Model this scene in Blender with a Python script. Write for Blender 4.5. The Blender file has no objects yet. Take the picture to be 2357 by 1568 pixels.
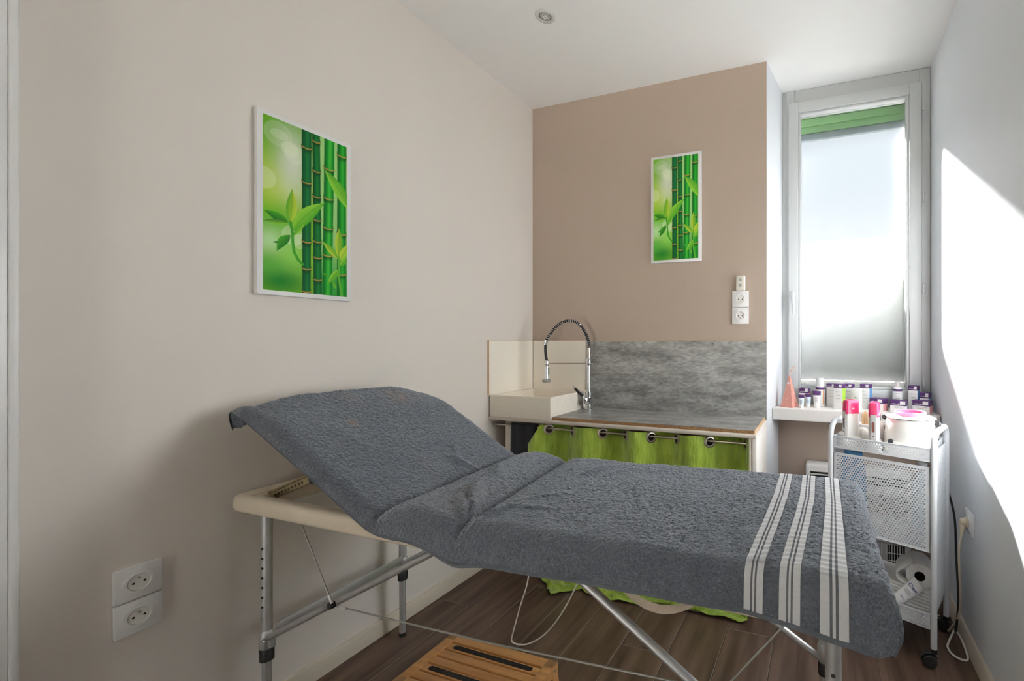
import bpy, bmesh, math, random
import numpy as np
from mathutils import Matrix, Vector
R = math.radians
random.seed(7)
rng = np.random.default_rng(7)
scene = bpy.context.scene
COL = scene.collection

# ------------------------------------------------------------------ camera, world, sun, exposure
IMG_W = 2357.0
cam_data = bpy.data.cameras.new('camera')
cam_data.sensor_fit = 'HORIZONTAL'
cam_data.sensor_width = 36.0
cam_data.lens = 1002.0 / IMG_W * 36.0
cam_data.shift_x = -(1545.0 - 1178.5) / IMG_W
cam_data.shift_y = 1.0 / IMG_W
cam_data.clip_start = 0.02
cam = bpy.data.objects.new('camera', cam_data)
cam.location = (0, 0, 1.136)
cam.rotation_euler = (R(90), 0, R(19.03))
COL.objects.link(cam)
scene.camera = cam

world = bpy.data.worlds.new('sky')
scene.world = world
world.use_nodes = True
bg = world.node_tree.nodes['Background']
bg.inputs['Color'].default_value = (0.93, 0.97, 1.0, 1)
bg.inputs['Strength'].default_value = 2.4

sun_data = bpy.data.lights.new('sun', 'SUN')
sun_data.energy = 365.0
sun_data.angle = R(7.0)
sun_data.color = (1.0, 0.965, 0.925)
sun = bpy.data.objects.new('sun', sun_data)
sun.rotation_euler = Vector((0.50, -1.0, -0.73)).to_track_quat('-Z', 'Y').to_euler()
sun.location = (-2, 6, 6)
COL.objects.link(sun)

scene.view_settings.view_transform = 'Standard'
scene.view_settings.look = 'None'
scene.view_settings.gamma = 1.0
scene.view_settings.use_curve_mapping = False
scene.view_settings.exposure = 0.60
cy = scene.cycles
cy.use_denoising = True
cy.max_bounces = 14
cy.diffuse_bounces = 8
cy.transparent_max_bounces = 16
cy.sample_clamp_indirect = 12.0
cy.caustics_reflective = False
cy.caustics_refractive = False

# ------------------------------------------------------------------ helpers
WM = {}

def srgb(r, g, b):
    def f(c):
        c /= 255.0
        return c / 12.92 if c <= 0.04045 else ((c + 0.055) / 1.055) ** 2.4
    return (f(r), f(g), f(b))

MATS = {}

def mat(name, col, rough=0.5, metal=0.0, var=0.06, vscale=8.0, bump=0.0, bscale=200.0, stretch=None,
        coat=0.0, spec=0.5, trans=0.0, sheen=0.0, col2=None, detail=3.0, ior=1.45, bdist=0.002):
    m = bpy.data.materials.new(name)
    m.use_nodes = True
    nt = m.node_tree
    p = nt.nodes['Principled BSDF']
    p.inputs['Roughness'].default_value = rough
    p.inputs['Metallic'].default_value = metal
    p.inputs['Specular IOR Level'].default_value = spec
    p.inputs['Coat Weight'].default_value = coat
    p.inputs['Transmission Weight'].default_value = trans
    p.inputs['IOR'].default_value = ior
    p.inputs['Sheen Weight'].default_value = sheen
    tc = nt.nodes.new('ShaderNodeTexCoord')
    mp = nt.nodes.new('ShaderNodeMapping')
    nt.links.new(tc.outputs['Object'], mp.inputs['Vector'])
    if stretch:
        mp.inputs['Scale'].default_value = stretch
    nz = nt.nodes.new('ShaderNodeTexNoise')
    nz.inputs['Scale'].default_value = vscale
    nz.inputs['Detail'].default_value = detail
    nt.links.new(mp.outputs['Vector'], nz.inputs['Vector'])
    rp = nt.nodes.new('ShaderNodeValToRGB')
    if col2 is None:
        lo = [max(0, c * (1 - var)) for c in col]
        hi = [min(1, c * (1 + var)) for c in col]
    else:
        lo, hi = col, col2
    rp.color_ramp.elements[0].color = (*lo, 1)
    rp.color_ramp.elements[1].color = (*hi, 1)
    rp.color_ramp.elements[0].position = 0.3
    rp.color_ramp.elements[1].position = 0.7
    nt.links.new(nz.outputs['Fac'], rp.inputs['Fac'])
    nt.links.new(rp.outputs['Color'], p.inputs['Base Color'])
    if bump > 0:
        nb = nt.nodes.new('ShaderNodeTexNoise')
        nb.inputs['Scale'].default_value = bscale
        nb.inputs['Detail'].default_value = 4.0
        nt.links.new(mp.outputs['Vector'], nb.inputs['Vector'])
        bp = nt.nodes.new('ShaderNodeBump')
        bp.inputs['Strength'].default_value = bump
        bp.inputs['Distance'].default_value = bdist
        nt.links.new(nb.outputs['Fac'], bp.inputs['Height'])
        nt.links.new(bp.outputs['Normal'], p.inputs['Normal'])
    MATS[name] = m
    return m

def new_bm():
    return bmesh.new()

def add_box(bm, x0, x1, y0, y1, z0, z1, bev=0.0, seg=2):
    vs = [bm.verts.new((x, y, z)) for x in (x0, x1) for y in (y0, y1) for z in (z0, z1)]
    idx = [(0, 1, 3, 2), (4, 6, 7, 5), (0, 4, 5, 1), (2, 3, 7, 6), (0, 2, 6, 4), (1, 5, 7, 3)]
    fs = [bm.faces.new([vs[i] for i in q]) for q in idx]
    if bev > 0:
        es = list({e for f in fs for e in f.edges})
        bmesh.ops.bevel(bm, geom=es, offset=bev, segments=seg, profile=0.5, affect='EDGES')
    return bm

def box(x0, x1, y0, y1, z0, z1, bev=0.0, seg=2):
    return add_box(new_bm(), x0, x1, y0, y1, z0, z1, bev, seg)

def add_tube(bm, pts, rad, n=12, cap=True, closed=False):
    pts = [Vector(p) for p in pts]
    rads = rad if isinstance(rad, (list, tuple)) else [rad] * len(pts)
    rings = []
    prev = None
    N = len(pts)
    for i, p in enumerate(pts):
        if closed:
            t = (pts[(i + 1) % N] - pts[i - 1]).normalized()
        elif i == 0:
            t = (pts[1] - pts[0]).normalized()
        elif i == N - 1:
            t = (pts[-1] - pts[-2]).normalized()
        else:
            t = ((pts[i + 1] - p).normalized() + (p - pts[i - 1]).normalized()).normalized()
        if prev is None:
            a = Vector((0, 0, 1)) if abs(t.z) < 0.9 else Vector((1, 0, 0))
            nrm = (a - t * a.dot(t)).normalized()
        else:
            nrm = (prev - t * prev.dot(t)).normalized()
        prev = nrm
        b = t.cross(nrm)
        rings.append([bm.verts.new(p + (nrm * math.cos(2 * math.pi * k / n) + b * math.sin(2 * math.pi * k / n)) * rads[i]) for k in range(n)])
    M = N if closed else N - 1
    for i in range(M):
        r0, r1 = rings[i], rings[(i + 1) % N]
        for k in range(n):
            bm.faces.new((r0[k], r0[(k + 1) % n], r1[(k + 1) % n], r1[k]))
    if cap and not closed:
        bm.faces.new(list(reversed(rings[0])))
        bm.faces.new(rings[-1])
    return bm

def tube(pts, rad, n=12, cap=True, closed=False):
    return add_tube(new_bm(), pts, rad, n, cap, closed)

def add_lathe(bm, prof, n=24, origin=(0, 0, 0), axis='Z', sx=1.0, sy=1.0, caps=True):
    rings = []
    o = Vector(origin)
    for r, h in prof:
        ring = []
        for k in range(n):
            a = 2 * math.pi * k / n
            c, s = r * math.cos(a) * sx, r * math.sin(a) * sy
            v = {'Z': (c, s, h), 'Y': (c, h, s), 'X': (h, c, s)}[axis]
            ring.append(bm.verts.new(o + Vector(v)))
        rings.append(ring)
    for i in range(len(rings) - 1):
        for k in range(n):
            bm.faces.new((rings[i][k], rings[i][(k + 1) % n], rings[i + 1][(k + 1) % n], rings[i + 1][k]))
    if caps and prof[0][0] > 1e-6:
        bm.faces.new(list(reversed(rings[0])))
    if caps and prof[-1][0] > 1e-6:
        bm.faces.new(rings[-1])
    return bm

def lathe(prof, n=24, origin=(0, 0, 0), axis='Z', sx=1.0, sy=1.0, caps=True):
    return add_lathe(new_bm(), prof, n, origin, axis, sx, sy, caps)

def prism(poly, lo, hi, plane='XZ'):
    """extrude a 2-D polygon between lo and hi along the missing axis"""
    bm = new_bm()
    def P(a, b, c):
        return {'XZ': (a, c, b), 'XY': (a, b, c), 'YZ': (c, a, b)}[plane]
    v0 = [bm.verts.new(P(a, b, lo)) for a, b in poly]
    v1 = [bm.verts.new(P(a, b, hi)) for a, b in poly]
    bm.faces.new(v0)
    bm.faces.new(list(reversed(v1)))
    for i in range(len(poly)):
        j = (i + 1) % len(poly)
        bm.faces.new((v0[j], v0[i], v1[i], v1[j]))
    return bm

def rot_bm(bm, M):
    bmesh.ops.transform(bm, matrix=M, verts=bm.verts)
    return bm

def obj(name, bm, m, parent=None, world=False, smooth=True, angle=35, kind=None):
    if isinstance(bm, bmesh.types.BMesh):
        bmesh.ops.recalc_face_normals(bm, faces=bm.faces)
        me = bpy.data.meshes.new(name)
        bm.to_mesh(me)
        bm.free()
    else:
        me = bm
    o = bpy.data.objects.new(name, me)
    COL.objects.link(o)
    ms = m if isinstance(m, (list, tuple)) else [m]
    if len(me.materials) == 0:
        for k in ms:
            me.materials.append(k)
    if smooth:
        me.polygons.foreach_set('use_smooth', [True] * len(me.polygons))
        me.set_sharp_from_angle(angle=R(angle))
    if parent is not None:
        o.parent = parent
        WM[o.name] = WM[parent.name]
        if world:
            me.transform(WM[parent.name].inverted())
    else:
        WM[o.name] = Matrix.Identity(4)
    if kind:
        o['kind'] = kind
    return o

def tag(o, label, cat, group=None):
    o['label'] = label
    o['category'] = cat
    if group:
        o['group'] = group
    return o

def thing(name, label, cat, loc=(0, 0, 0), rotz=0.0, group=None):
    o = bpy.data.objects.new(name, None)
    o.empty_display_size = 0.05
    COL.objects.link(o)
    o.location = loc
    o.rotation_euler = (0, 0, rotz)
    WM[o.name] = Matrix.Translation(loc) @ Matrix.Rotation(rotz, 4, 'Z')
    return tag(o, label, cat, group)

def struct(name, bm, m, smooth=True):
    o = obj(name, bm, m, smooth=smooth)
    o['kind'] = 'structure'
    return o

def copy_tree(o, parent=None):
    c = o.copy()
    COL.objects.link(c)
    c.parent = parent
    WM[c.name] = WM[o.name]
    for ch in list(o.children):
        copy_tree(ch, c)
    return c

def np_mesh(name, verts, quads):
    me = bpy.data.meshes.new(name)
    me.vertices.add(len(verts))
    me.vertices.foreach_set('co', np.asarray(verts, dtype=np.float32).ravel())
    q = np.asarray(quads, dtype=np.int32)
    me.loops.add(q.size)
    me.loops.foreach_set('vertex_index', q.ravel())
    me.polygons.add(len(q))
    me.polygons.foreach_set('loop_start', np.arange(0, q.size, 4, dtype=np.int32))
    me.update(calc_edges=True)
    return me

def grid_quads(na, nb, flip=False):
    i, j = np.meshgrid(np.arange(na - 1), np.arange(nb - 1), indexing='ij')
    a = i * nb + j
    q = np.stack([a, a + nb, a + nb + 1, a + 1], -1).reshape(-1, 4)
    return q[:, ::-1] if flip else q

def vnoise(x, y, seed=0):
    """smooth 2-D value noise on arrays, range -1..1"""
    xi = np.floor(x).astype(np.int64)
    yi = np.floor(y).astype(np.int64)
    fx, fy = x - xi, y - yi
    fx = fx * fx * (3 - 2 * fx)
    fy = fy * fy * (3 - 2 * fy)
    def h(a, b):
        n = (a * 374761393 + b * 668265263 + seed * 1442695041) & 0xffffffff
        n = ((n ^ (n >> 13)) * 1274126177) & 0xffffffff
        return ((n ^ (n >> 16)) & 0xffff) / 32767.5 - 1.0
    v00, v10, v01, v11 = h(xi, yi), h(xi + 1, yi), h(xi, yi + 1), h(xi + 1, yi + 1)
    return (v00 * (1 - fx) + v10 * fx) * (1 - fy) + (v01 * (1 - fx) + v11 * fx) * fy

def text_mesh(s, size, m, M, parent, name='lettering', depth=0.0002):
    cu = bpy.data.curves.new('txt', 'FONT')
    cu.body = s
    cu.size = size
    cu.extrude = depth
    cu.align_x = 'CENTER'
    cu.align_y = 'CENTER'
    cu.resolution_u = 2
    t = bpy.data.objects.new('txt', cu)
    COL.objects.link(t)
    dg = bpy.context.evaluated_depsgraph_get()
    me = bpy.data.meshes.new_from_object(t.evaluated_get(dg))
    bpy.data.objects.remove(t)
    bpy.data.curves.remove(cu)
    me.transform(M)
    me.materials.clear()
    return obj(name, me, m, parent, smooth=False)

FRONT = Matrix.Rotation(R(90), 4, 'X')      # text plane facing -Y

# ------------------------------------------------------------------ materials
M_wall = mat('greige_paint', (0.745, 0.69, 0.635), 0.75, var=0.02, vscale=1.5, bump=0.08, bscale=220)
M_taupe = mat('taupe_paint', (0.405, 0.325, 0.270), 0.7, var=0.03, vscale=1.8, bump=0.1, bscale=180)
M_white = mat('white_paint', (0.655, 0.675, 0.705), 0.7, var=0.015, vscale=2, bump=0.06, bscale=200)
M_ceil = mat('ceiling_paint', (0.84, 0.835, 0.82), 0.8, var=0.01, vscale=1.2, bump=0.05, bscale=150)
M_base = mat('baseboard_paint', (0.66, 0.59, 0.49), 0.5, var=0.06, vscale=6, stretch=(1, 0.3, 4))
M_plast = mat('white_plastic', (0.80, 0.79, 0.78), 0.3, var=0.01)
M_pvc = mat('window_pvc', (0.52, 0.535, 0.535), 0.35, var=0.01)
M_dark = mat('dark_hole', (0.012, 0.011, 0.010), 0.7, var=0.2)
M_gap = mat('dark_subfloor', (0.03, 0.024, 0.02), 0.9)
M_alu = mat('aluminium', (0.60, 0.60, 0.60), 0.50, 0.85, var=0.05, vscale=30)
M_steel = mat('zinc_steel', (0.6, 0.6, 0.6), 0.28, 1.0, var=0.08, vscale=60)
M_brass = mat('zinc_yellow', (0.45, 0.38, 0.22), 0.4, 1.0, var=0.15, vscale=40)
M_chrome = mat('chrome', (0.78, 0.78, 0.78), 0.09, 1.0, var=0.02)
M_nickel = mat('brushed_nickel', (0.50, 0.45, 0.39), 0.32, 1.0, var=0.05, vscale=50)
M_black = mat('black_plastic', (0.014, 0.014, 0.015), 0.4, var=0.15)
M_rubber = mat('black_rubber', (0.02, 0.02, 0.021), 0.65, var=0.15)
M_vinyl = mat('cream_vinyl', (0.70, 0.61, 0.48), 0.45, var=0.04, vscale=7, bump=0.1, bscale=500)
M_sink = mat('cream_stone', (0.84, 0.77, 0.67), 0.55, var=0.10, vscale=220, bump=0.15, bscale=300)
M_cream = mat('cream_laminate', (0.89, 0.83, 0.73), 0.35, var=0.03, vscale=3)
M_edge = mat('pale_wood_edge', (0.55, 0.36, 0.20), 0.6, var=0.15, vscale=60)
M_chip = mat('chipboard_edge', (0.15, 0.075, 0.03), 0.8, col2=(0.52, 0.30, 0.14), vscale=380, bump=0.6, bscale=400)
M_counter = mat('painted_counter', (0.62, 0.56, 0.49), 0.5, var=0.08, vscale=9, stretch=(0.3, 1, 1))
M_counter_w = mat('painted_side_board', (0.72, 0.68, 0.64), 0.5, var=0.05, vscale=5)
M_navy = mat('navy_towelling', (0.012, 0.012, 0.020), 0.95, var=0.3, vscale=300, bump=0.8, bscale=500, sheen=0.2)
M_cable_w = mat('white_cable', (0.75, 0.72, 0.67), 0.5)
M_cable_b = mat('beige_cable', (0.62, 0.52, 0.38), 0.5)
M_wire = mat('steel_wire', (0.34, 0.33, 0.30), 0.5, 0.4)
M_strap = mat('beige_strap', (0.50, 0.42, 0.33), 0.7, var=0.08, vscale=200, bump=0.4, bscale=600)
M_wood = mat('honey_beech', (0.50, 0.24, 0.085), 0.42, col2=(0.68, 0.36, 0.13), vscale=6, stretch=(1, 10, 10), bump=0.06, bscale=60)
M_woodend = mat('beech_end_grain', (0.34, 0.19, 0.085), 0.6, var=0.2, vscale=40)
M_grip = mat('black_grip_strip', (0.022, 0.020, 0.018), 0.9, var=0.4, vscale=90, bump=0.8, bscale=900)
M_trolley = mat('white_powder_coat', (0.66, 0.675, 0.70), 0.35, var=0.01, bump=0.05, bscale=700)
M_paper = mat('white_paper', (0.82, 0.81, 0.79), 0.85, var=0.02, bump=0.2, bscale=120)
M_carton = mat('white_carton', (0.82, 0.81, 0.79), 0.5, var=0.01)
M_purple = mat('purple_print', (0.085, 0.030, 0.135), 0.45, var=0.05)
M_sidegreen = mat('green_print', (0.36, 0.60, 0.06), 0.5)
M_sideblue = mat('blue_print', (0.16, 0.36, 0.66), 0.5)
M_sidepink = mat('pink_print', (0.70, 0.33, 0.33), 0.5, var=0.12, vscale=180)
M_sideorange = mat('orange_print', (0.85, 0.28, 0.04), 0.5)
M_paleblue = mat('pale_blue_print', (0.66, 0.78, 0.84), 0.5)
M_ink = mat('grey_ink', (0.30, 0.28, 0.33), 0.6)
M_inkblue = mat('navy_ink', (0.04, 0.06, 0.30), 0.6)
M_rosebox = mat('rose_gold_card', (0.60, 0.27, 0.22), 0.45, var=0.10, vscale=120)
M_ribbon = mat('rose_ribbon', (0.72, 0.48, 0.40), 0.35)
M_pink = mat('pink_translucent_plastic', (0.75, 0.045, 0.16), 0.25, coat=0.3)
M_pinkwax = mat('pink_wax', (0.85, 0.22, 0.36), 0.35, var=0.10, vscale=60)
M_silver = mat('silver_plastic', (0.62, 0.60, 0.58), 0.35, 0.2)
M_ivory = mat('ivory_plastic', (0.76, 0.74, 0.70), 0.35)
M_smoke = mat('smoke_window', (0.12, 0.085, 0.07), 0.2)
M_redwin = mat('red_brown_window', (0.26, 0.09, 0.07), 0.25)
M_greyknob = mat('grey_knob', (0.05, 0.05, 0.055), 0.2, coat=0.4)
M_stick = mat('birch_stick', (0.70, 0.50, 0.28), 0.7, var=0.1)
M_bluecloth = mat('blue_nonwoven', (0.10, 0.34, 0.62), 0.8, var=0.2, vscale=50)
M_remote = mat('ivory_remote', (0.74, 0.70, 0.62), 0.4)
M_greybtn = mat('grey_button', (0.35, 0.34, 0.32), 0.5)
M_shutter = mat('green_shutter', (0.16, 0.30, 0.13), 0.5, var=0.05)
M_shutterend = mat('dark_shutter_rail', (0.10, 0.12, 0.13), 0.5)
M_render = mat('neighbour_render', (0.62, 0.62, 0.64), 0.9, var=0.03, vscale=3)
M_render2 = mat('neighbour_white', (0.82, 0.83, 0.84), 0.9, var=0.02)
M_render3 = mat('neighbour_base', (0.70, 0.72, 0.68), 0.9, var=0.03)
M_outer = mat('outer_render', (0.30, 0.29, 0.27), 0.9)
M_screen = mat('privacy_screen_board', (0.78, 0.79, 0.78), 0.8)
M_ground = mat('pale_ground', (0.55, 0.53, 0.48), 0.9, var=0.05)
M_core = mat('dark_cardboard_core', (0.05, 0.04, 0.035), 0.9)

def concrete(name):
    m = mat(name, (0.165, 0.162, 0.155), 0.42, col2=(0.42, 0.415, 0.40), vscale=6.5, stretch=(1.0, 2.6, 2.8), detail=12.0)
    nt = m.node_tree
    rp = [n for n in nt.nodes if n.type == 'VALTORGB'][0]
    rp.color_ramp.elements[0].position = 0.28
    rp.color_ramp.elements[1].position = 0.72
    nz2 = nt.nodes.new('ShaderNodeTexNoise')
    nz2.inputs['Scale'].default_value = 42
    nz2.inputs['Detail'].default_value = 6
    mp = [n for n in nt.nodes if n.type == 'MAPPING'][0]
    nt.links.new(mp.outputs['Vector'], nz2.inputs['Vector'])
    mx = nt.nodes.new('ShaderNodeMix')
    mx.data_type = 'RGBA'
    mx.blend_type = 'OVERLAY'
    mx.inputs[0].default_value = 0.75
    p = nt.nodes['Principled BSDF']
    nt.links.new(rp.outputs['Color'], mx.inputs[6])
    nt.links.new(nz2.outputs['Fac'], mx.inputs[7])
    vo = nt.nodes.new('ShaderNodeTexVoronoi')
    vo.inputs['Scale'].default_value = 14
    tc = [n for n in nt.nodes if n.type == 'TEX_COORD'][0]
    nt.links.new(tc.outputs['Object'], vo.inputs['Vector'])
    lt = nt.nodes.new('ShaderNodeMath')
    lt.operation = 'GREATER_THAN'
    lt.inputs[1].default_value = 0.055
    nt.links.new(vo.outputs['Distance'], lt.inputs[0])
    ad = nt.nodes.new('ShaderNodeMath')
    ad.operation = 'MULTIPLY_ADD'
    ad.inputs[1].default_value = 0.65
    ad.inputs[2].default_value = 0.35
    nt.links.new(lt.outputs[0], ad.inputs[0])
    mu = nt.nodes.new('ShaderNodeMix')
    mu.data_type = 'RGBA'
    mu.blend_type = 'MULTIPLY'
    mu.inputs[0].default_value = 1.0
    nt.links.new(mx.outputs[2], mu.inputs[6])
    nt.links.new(ad.outputs[0], mu.inputs[7])
    nt.links.new(mu.outputs[2], p.inputs['Base Color'])
    return m

M_conc = concrete('concrete_laminate')

def plank_mat(name):
    m = mat(name, (0.058, 0.033, 0.023), 0.42, col2=(0.160, 0.100, 0.072), vscale=3.2, stretch=(9, 0.9, 1), detail=8,
            bump=0.10, bscale=30)
    nt = m.node_tree
    oi = nt.nodes.new('ShaderNodeObjectInfo')
    ad = nt.nodes.new('ShaderNodeVectorMath')
    ad.operation = 'ADD'
    sc = nt.nodes.new('ShaderNodeVectorMath')
    sc.operation = 'SCALE'
    sc.inputs['Scale'].default_value = 37.0
    cb = nt.nodes.new('ShaderNodeCombineXYZ')
    nt.links.new(oi.outputs['Random'], cb.inputs[0])
    nt.links.new(oi.outputs['Random'], cb.inputs[1])
    nt.links.new(cb.outputs[0], sc.inputs[0])
    tc = [n for n in nt.nodes if n.type == 'TEX_COORD'][0]
    mp = [n for n in nt.nodes if n.type == 'MAPPING'][0]
    nt.links.new(tc.outputs['Object'], ad.inputs[0])
    nt.links.new(sc.outputs[0], ad.inputs[1])
    nt.links.new(ad.outputs[0], mp.inputs['Vector'])
    return m

M_plank = plank_mat('dark_oak_laminate')
M_seam = mat('pale_plank_bevel', (0.20, 0.16, 0.13), 0.6)

def satin(name, col, col2):
    m = mat(name, col, 0.42, col2=col2, vscale=9, stretch=(3, 3, 0.8), detail=5, bump=0.9, bscale=26, bdist=0.012, sheen=0.3)
    p = m.node_tree.nodes['Principled BSDF']
    p.inputs['Anisotropic'].default_value = 0.4
    return m

M_satin = satin('lime_satin', (0.19, 0.30, 0.015), (0.38, 0.52, 0.05))

def terry(name):
    m = mat(name, (0.048, 0.055, 0.068), 0.95, col2=(0.118, 0.133, 0.160), vscale=300, detail=2, sheen=0.65, bump=0.6, bscale=420, bdist=0.003)
    nt = m.node_tree
    p = nt.nodes['Principled BSDF']
    # a few faint orange-brown wax stains with a shape of their own
    rp = [n for n in nt.nodes if n.type == 'VALTORGB'][0]
    at = nt.nodes.new('ShaderNodeAttribute')
    at.attribute_name = 'stain'
    mx = nt.nodes.new('ShaderNodeMix')
    mx.data_type = 'RGBA'
    mx.inputs[7].default_value = (0.42, 0.22, 0.13, 1)
    nt.links.new(at.outputs['Fac'], mx.inputs[0])
    nt.links.new(rp.outputs['Color'], mx.inputs[6])
    nt.links.new(mx.outputs[2], p.inputs['Base Color'])
    p.inputs['Sheen Roughness'].default_value = 0.5
    p.inputs['Sheen Tint'].default_value = (0.88, 0.93, 1.0, 1)
    return m

M_terry = terry('charcoal_terry')
M_band_w = mat('white_woven_band', (0.62, 0.62, 0.63), 0.55, var=0.05, vscale=200, bump=0.25, bscale=900)
M_band_g = mat('grey_woven_band', (0.085, 0.092, 0.105), 0.6, var=0.1, vscale=200)
M_hem = mat('charcoal_hem', (0.085, 0.095, 0.11), 0.8, var=0.1, vscale=150, bump=0.3, bscale=500)

# frosted pane: part clear, part scattering
def frosted():
    m = bpy.data.materials.new('frosted_glass')
    m.use_nodes = True
    nt = m.node_tree
    nt.nodes.clear()
    out = nt.nodes.new('ShaderNodeOutputMaterial')
    tr = nt.nodes.new('ShaderNodeBsdfTransparent')
    tr.inputs['Color'].default_value = (0.63, 0.645, 0.65, 1)
    rf = nt.nodes.new('ShaderNodeBsdfRefraction')
    rf.inputs['Roughness'].default_value = 0.55
    rf.inputs['IOR'].default_value = 1.25
    nz = nt.nodes.new('ShaderNodeTexNoise')
    nz.inputs['Scale'].default_value = 260
    tc = nt.nodes.new('ShaderNodeTexCoord')
    nt.links.new(tc.outputs['Object'], nz.inputs['Vector'])
    rp = nt.nodes.new('ShaderNodeValToRGB')
    rp.color_ramp.elements[0].color = (0.21, 0.215, 0.235, 1)
    rp.color_ramp.elements[1].color = (0.27, 0.275, 0.29, 1)
    nt.links.new(nz.outputs['Fac'], rp.inputs['Fac'])
    nt.links.new(rp.outputs['Color'], rf.inputs['Color'])
    mx = nt.nodes.new('ShaderNodeMixShader')
    mx.inputs[0].default_value = 0.35
    nt.links.new(tr.outputs[0], mx.inputs[1])
    nt.links.new(rf.outputs[0], mx.inputs[2])
    nt.links.new(mx.outputs[0], out.inputs['Surface'])
    return m

M_frost = frosted()

# ------------------------------------------------------------------ the room
XL, XR, YB, ZC = -1.608, 0.514, 2.158, 2.50
YR = -1.9                       # rear wall behind the camera
XW = -0.251                     # right end of the taupe back wall
YWIN = 2.47                     # plane of the window wall in the recess

# floor: dark sub-floor slab with laminate planks running away from the camera
floor = struct('floor', box(XL - 0.1, XR + 0.1, YR - 0.1, 2.6, -0.12, -0.010), M_gap, smooth=False)
PW = 0.1795
plank_me = {}
row = 0
x = -1.608
seams = [-0.53 + k * PW for k in range(-7, 8)]
for r_i in range(len(seams) - 1):
    xa, xb = max(seams[r_i], XL), min(seams[r_i + 1], XR)
    if xb - xa < 0.01:
        continue
    off = [0.0, 0.83, 0.37, 1.05, 0.55][r_i % 5]
    y0 = YR - 1.2 + off
    while y0 < 2.5:
        ya, yb = max(y0, YR), min(y0 + 1.25, 2.5)
        if yb - ya > 0.02:
            key = (round(xb - xa, 4), round(yb - ya, 3))
            if key not in plank_me:
                b = new_bm()
                w, l = key
                g = 0.0008
                add_box(b, g, w - g, g, l - g, -0.010, 0.0)
                top = [e for e in b.edges if all(v.co.z > -0.001 for v in e.verts)]
                res = bmesh.ops.bevel(b, geom=top, offset=0.0016, segments=1, affect='EDGES')
                me = bpy.data.meshes.new('plank')
                bmesh.ops.recalc_face_normals(b, faces=b.faces)
                me.materials.append(M_plank)
                me.materials.append(M_seam)
                for f_ in b.faces:
                    f_.material_index = 1 if 0.15 < f_.normal.z < 0.95 else 0
                b.to_mesh(me)
                b.free()
                plank_me[key] = me
            o = bpy.data.objects.new('plank', plank_me[key])
            COL.objects.link(o)
            o.parent = floor
            o.location = (xa, ya, 0.0)
        y0 += 1.25

struct('ceiling', box(XL - 0.1, XR + 0.1, YR - 0.1, 2.7, ZC, ZC + 0.12), M_ceil, smooth=False)
struct('wall_left', box(XL - 0.12, XL, YR - 0.1, YB + 0.3, -0.01, ZC), M_wall, smooth=False)
struct('wall_right', box(XR, XR + 0.12, YR - 0.1, 2.62, -0.01, ZC), M_white, smooth=False)
# taupe back wall (painted front) with the splayed white reveal beside it
struct('wall_back', box(XL, XW - 0.002, YB, YB + 0.02, -0.01, ZC), M_taupe, smooth=False)
XW2 = XW + 0.156 * (2.53 - YB)
struct('wall_reveal', prism([(XL, YB + 0.02), (XW - 0.002, YB + 0.02), (XW - 0.002, YB), (XW, YB), (XW2, 2.53), (-0.62, 2.62), (XL, 2.62)], -0.01, ZC, 'XY'), M_white, smooth=False)
# wall under the window sill, taupe
struct('wall_under_window', box(XW + 0.156 * (2.383 - YB) - 0.0, XR, 2.383, 2.62, -0.01, 0.735), M_taupe, smooth=False)
# rear wall with an invented narrow opening behind the camera, admitting sky as fill
bw = new_bm()
add_box(bw, XL - 0.1, -1.05, YR - 0.1, YR, -0.01, ZC)
add_box(bw, -0.72, XR + 0.1, YR - 0.1, YR, -0.01, ZC)
add_box(bw, -1.05, -0.72, YR - 0.1, YR, 2.15, ZC)
struct('wall_rear', bw, M_white, smooth=False)
b = new_bm()
add_box(b, -1.11, -1.05, YR, YR + 0.02, 0, 2.21, 0.004)
add_box(b, -0.72, -0.66, YR, YR + 0.02, 0, 2.21, 0.004)
add_box(b, -1.05, -0.72, YR, YR + 0.02, 2.15, 2.21, 0.004)
struct('fill_opening_trim', b, M_pvc)  # casing of the added, unseen fill opening

# baseboards
b = prism([(XL + 0.0, 0.0), (XL + 0.012, 0.0), (XL + 0.012, 0.054), (XL + 0.008, 0.062), (XL, 0.062)], 0.42, 1.80, 'XZ')
struct('baseboard_left', b, M_base)
b = prism([(XR, 0.0), (XR - 0.012, 0.0), (XR - 0.012, 0.062), (XR - 0.008, 0.070), (XR, 0.070)], YR, 2.383, 'XZ')
struct('baseboard_right', b, M_base)
b = box(XW + 0.04, XR - 0.012, 2.371, 2.383, 0.0, 0.065, 0.002)
struct('baseboard_back', b, M_base)

# white door casing on the near end of the left wall
dc = struct('door_1', box(XL, XL + 0.035, -0.62, 0.400, 0.0, ZC - 0.001, 0.002), M_plast)
obj('casing_edge', box(XL, XL + 0.040, 0.400, 0.412, 0.0, ZC - 0.001, 0.003), M_plast, dc)

# window sill
sl = [(XW + 0.156 * (2.25 - YB) + 0.001, 2.250), (XR - 0.002, 2.262), (XR - 0.002, YWIN), (XW + 0.156 * (YWIN - YB) + 0.001, YWIN)]
b = prism(sl, 0.738, 0.797, 'XY')
bmesh.ops.bevel(b, geom=[e for e in b.edges], offset=0.003, segments=2, affect='EDGES')
M_sillm = mat('sill_paint', (0.72, 0.69, 0.66), 0.55, var=0.05, vscale=10, bump=0.1, bscale=60)
struct('trim_1', b, M_sillm)

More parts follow.
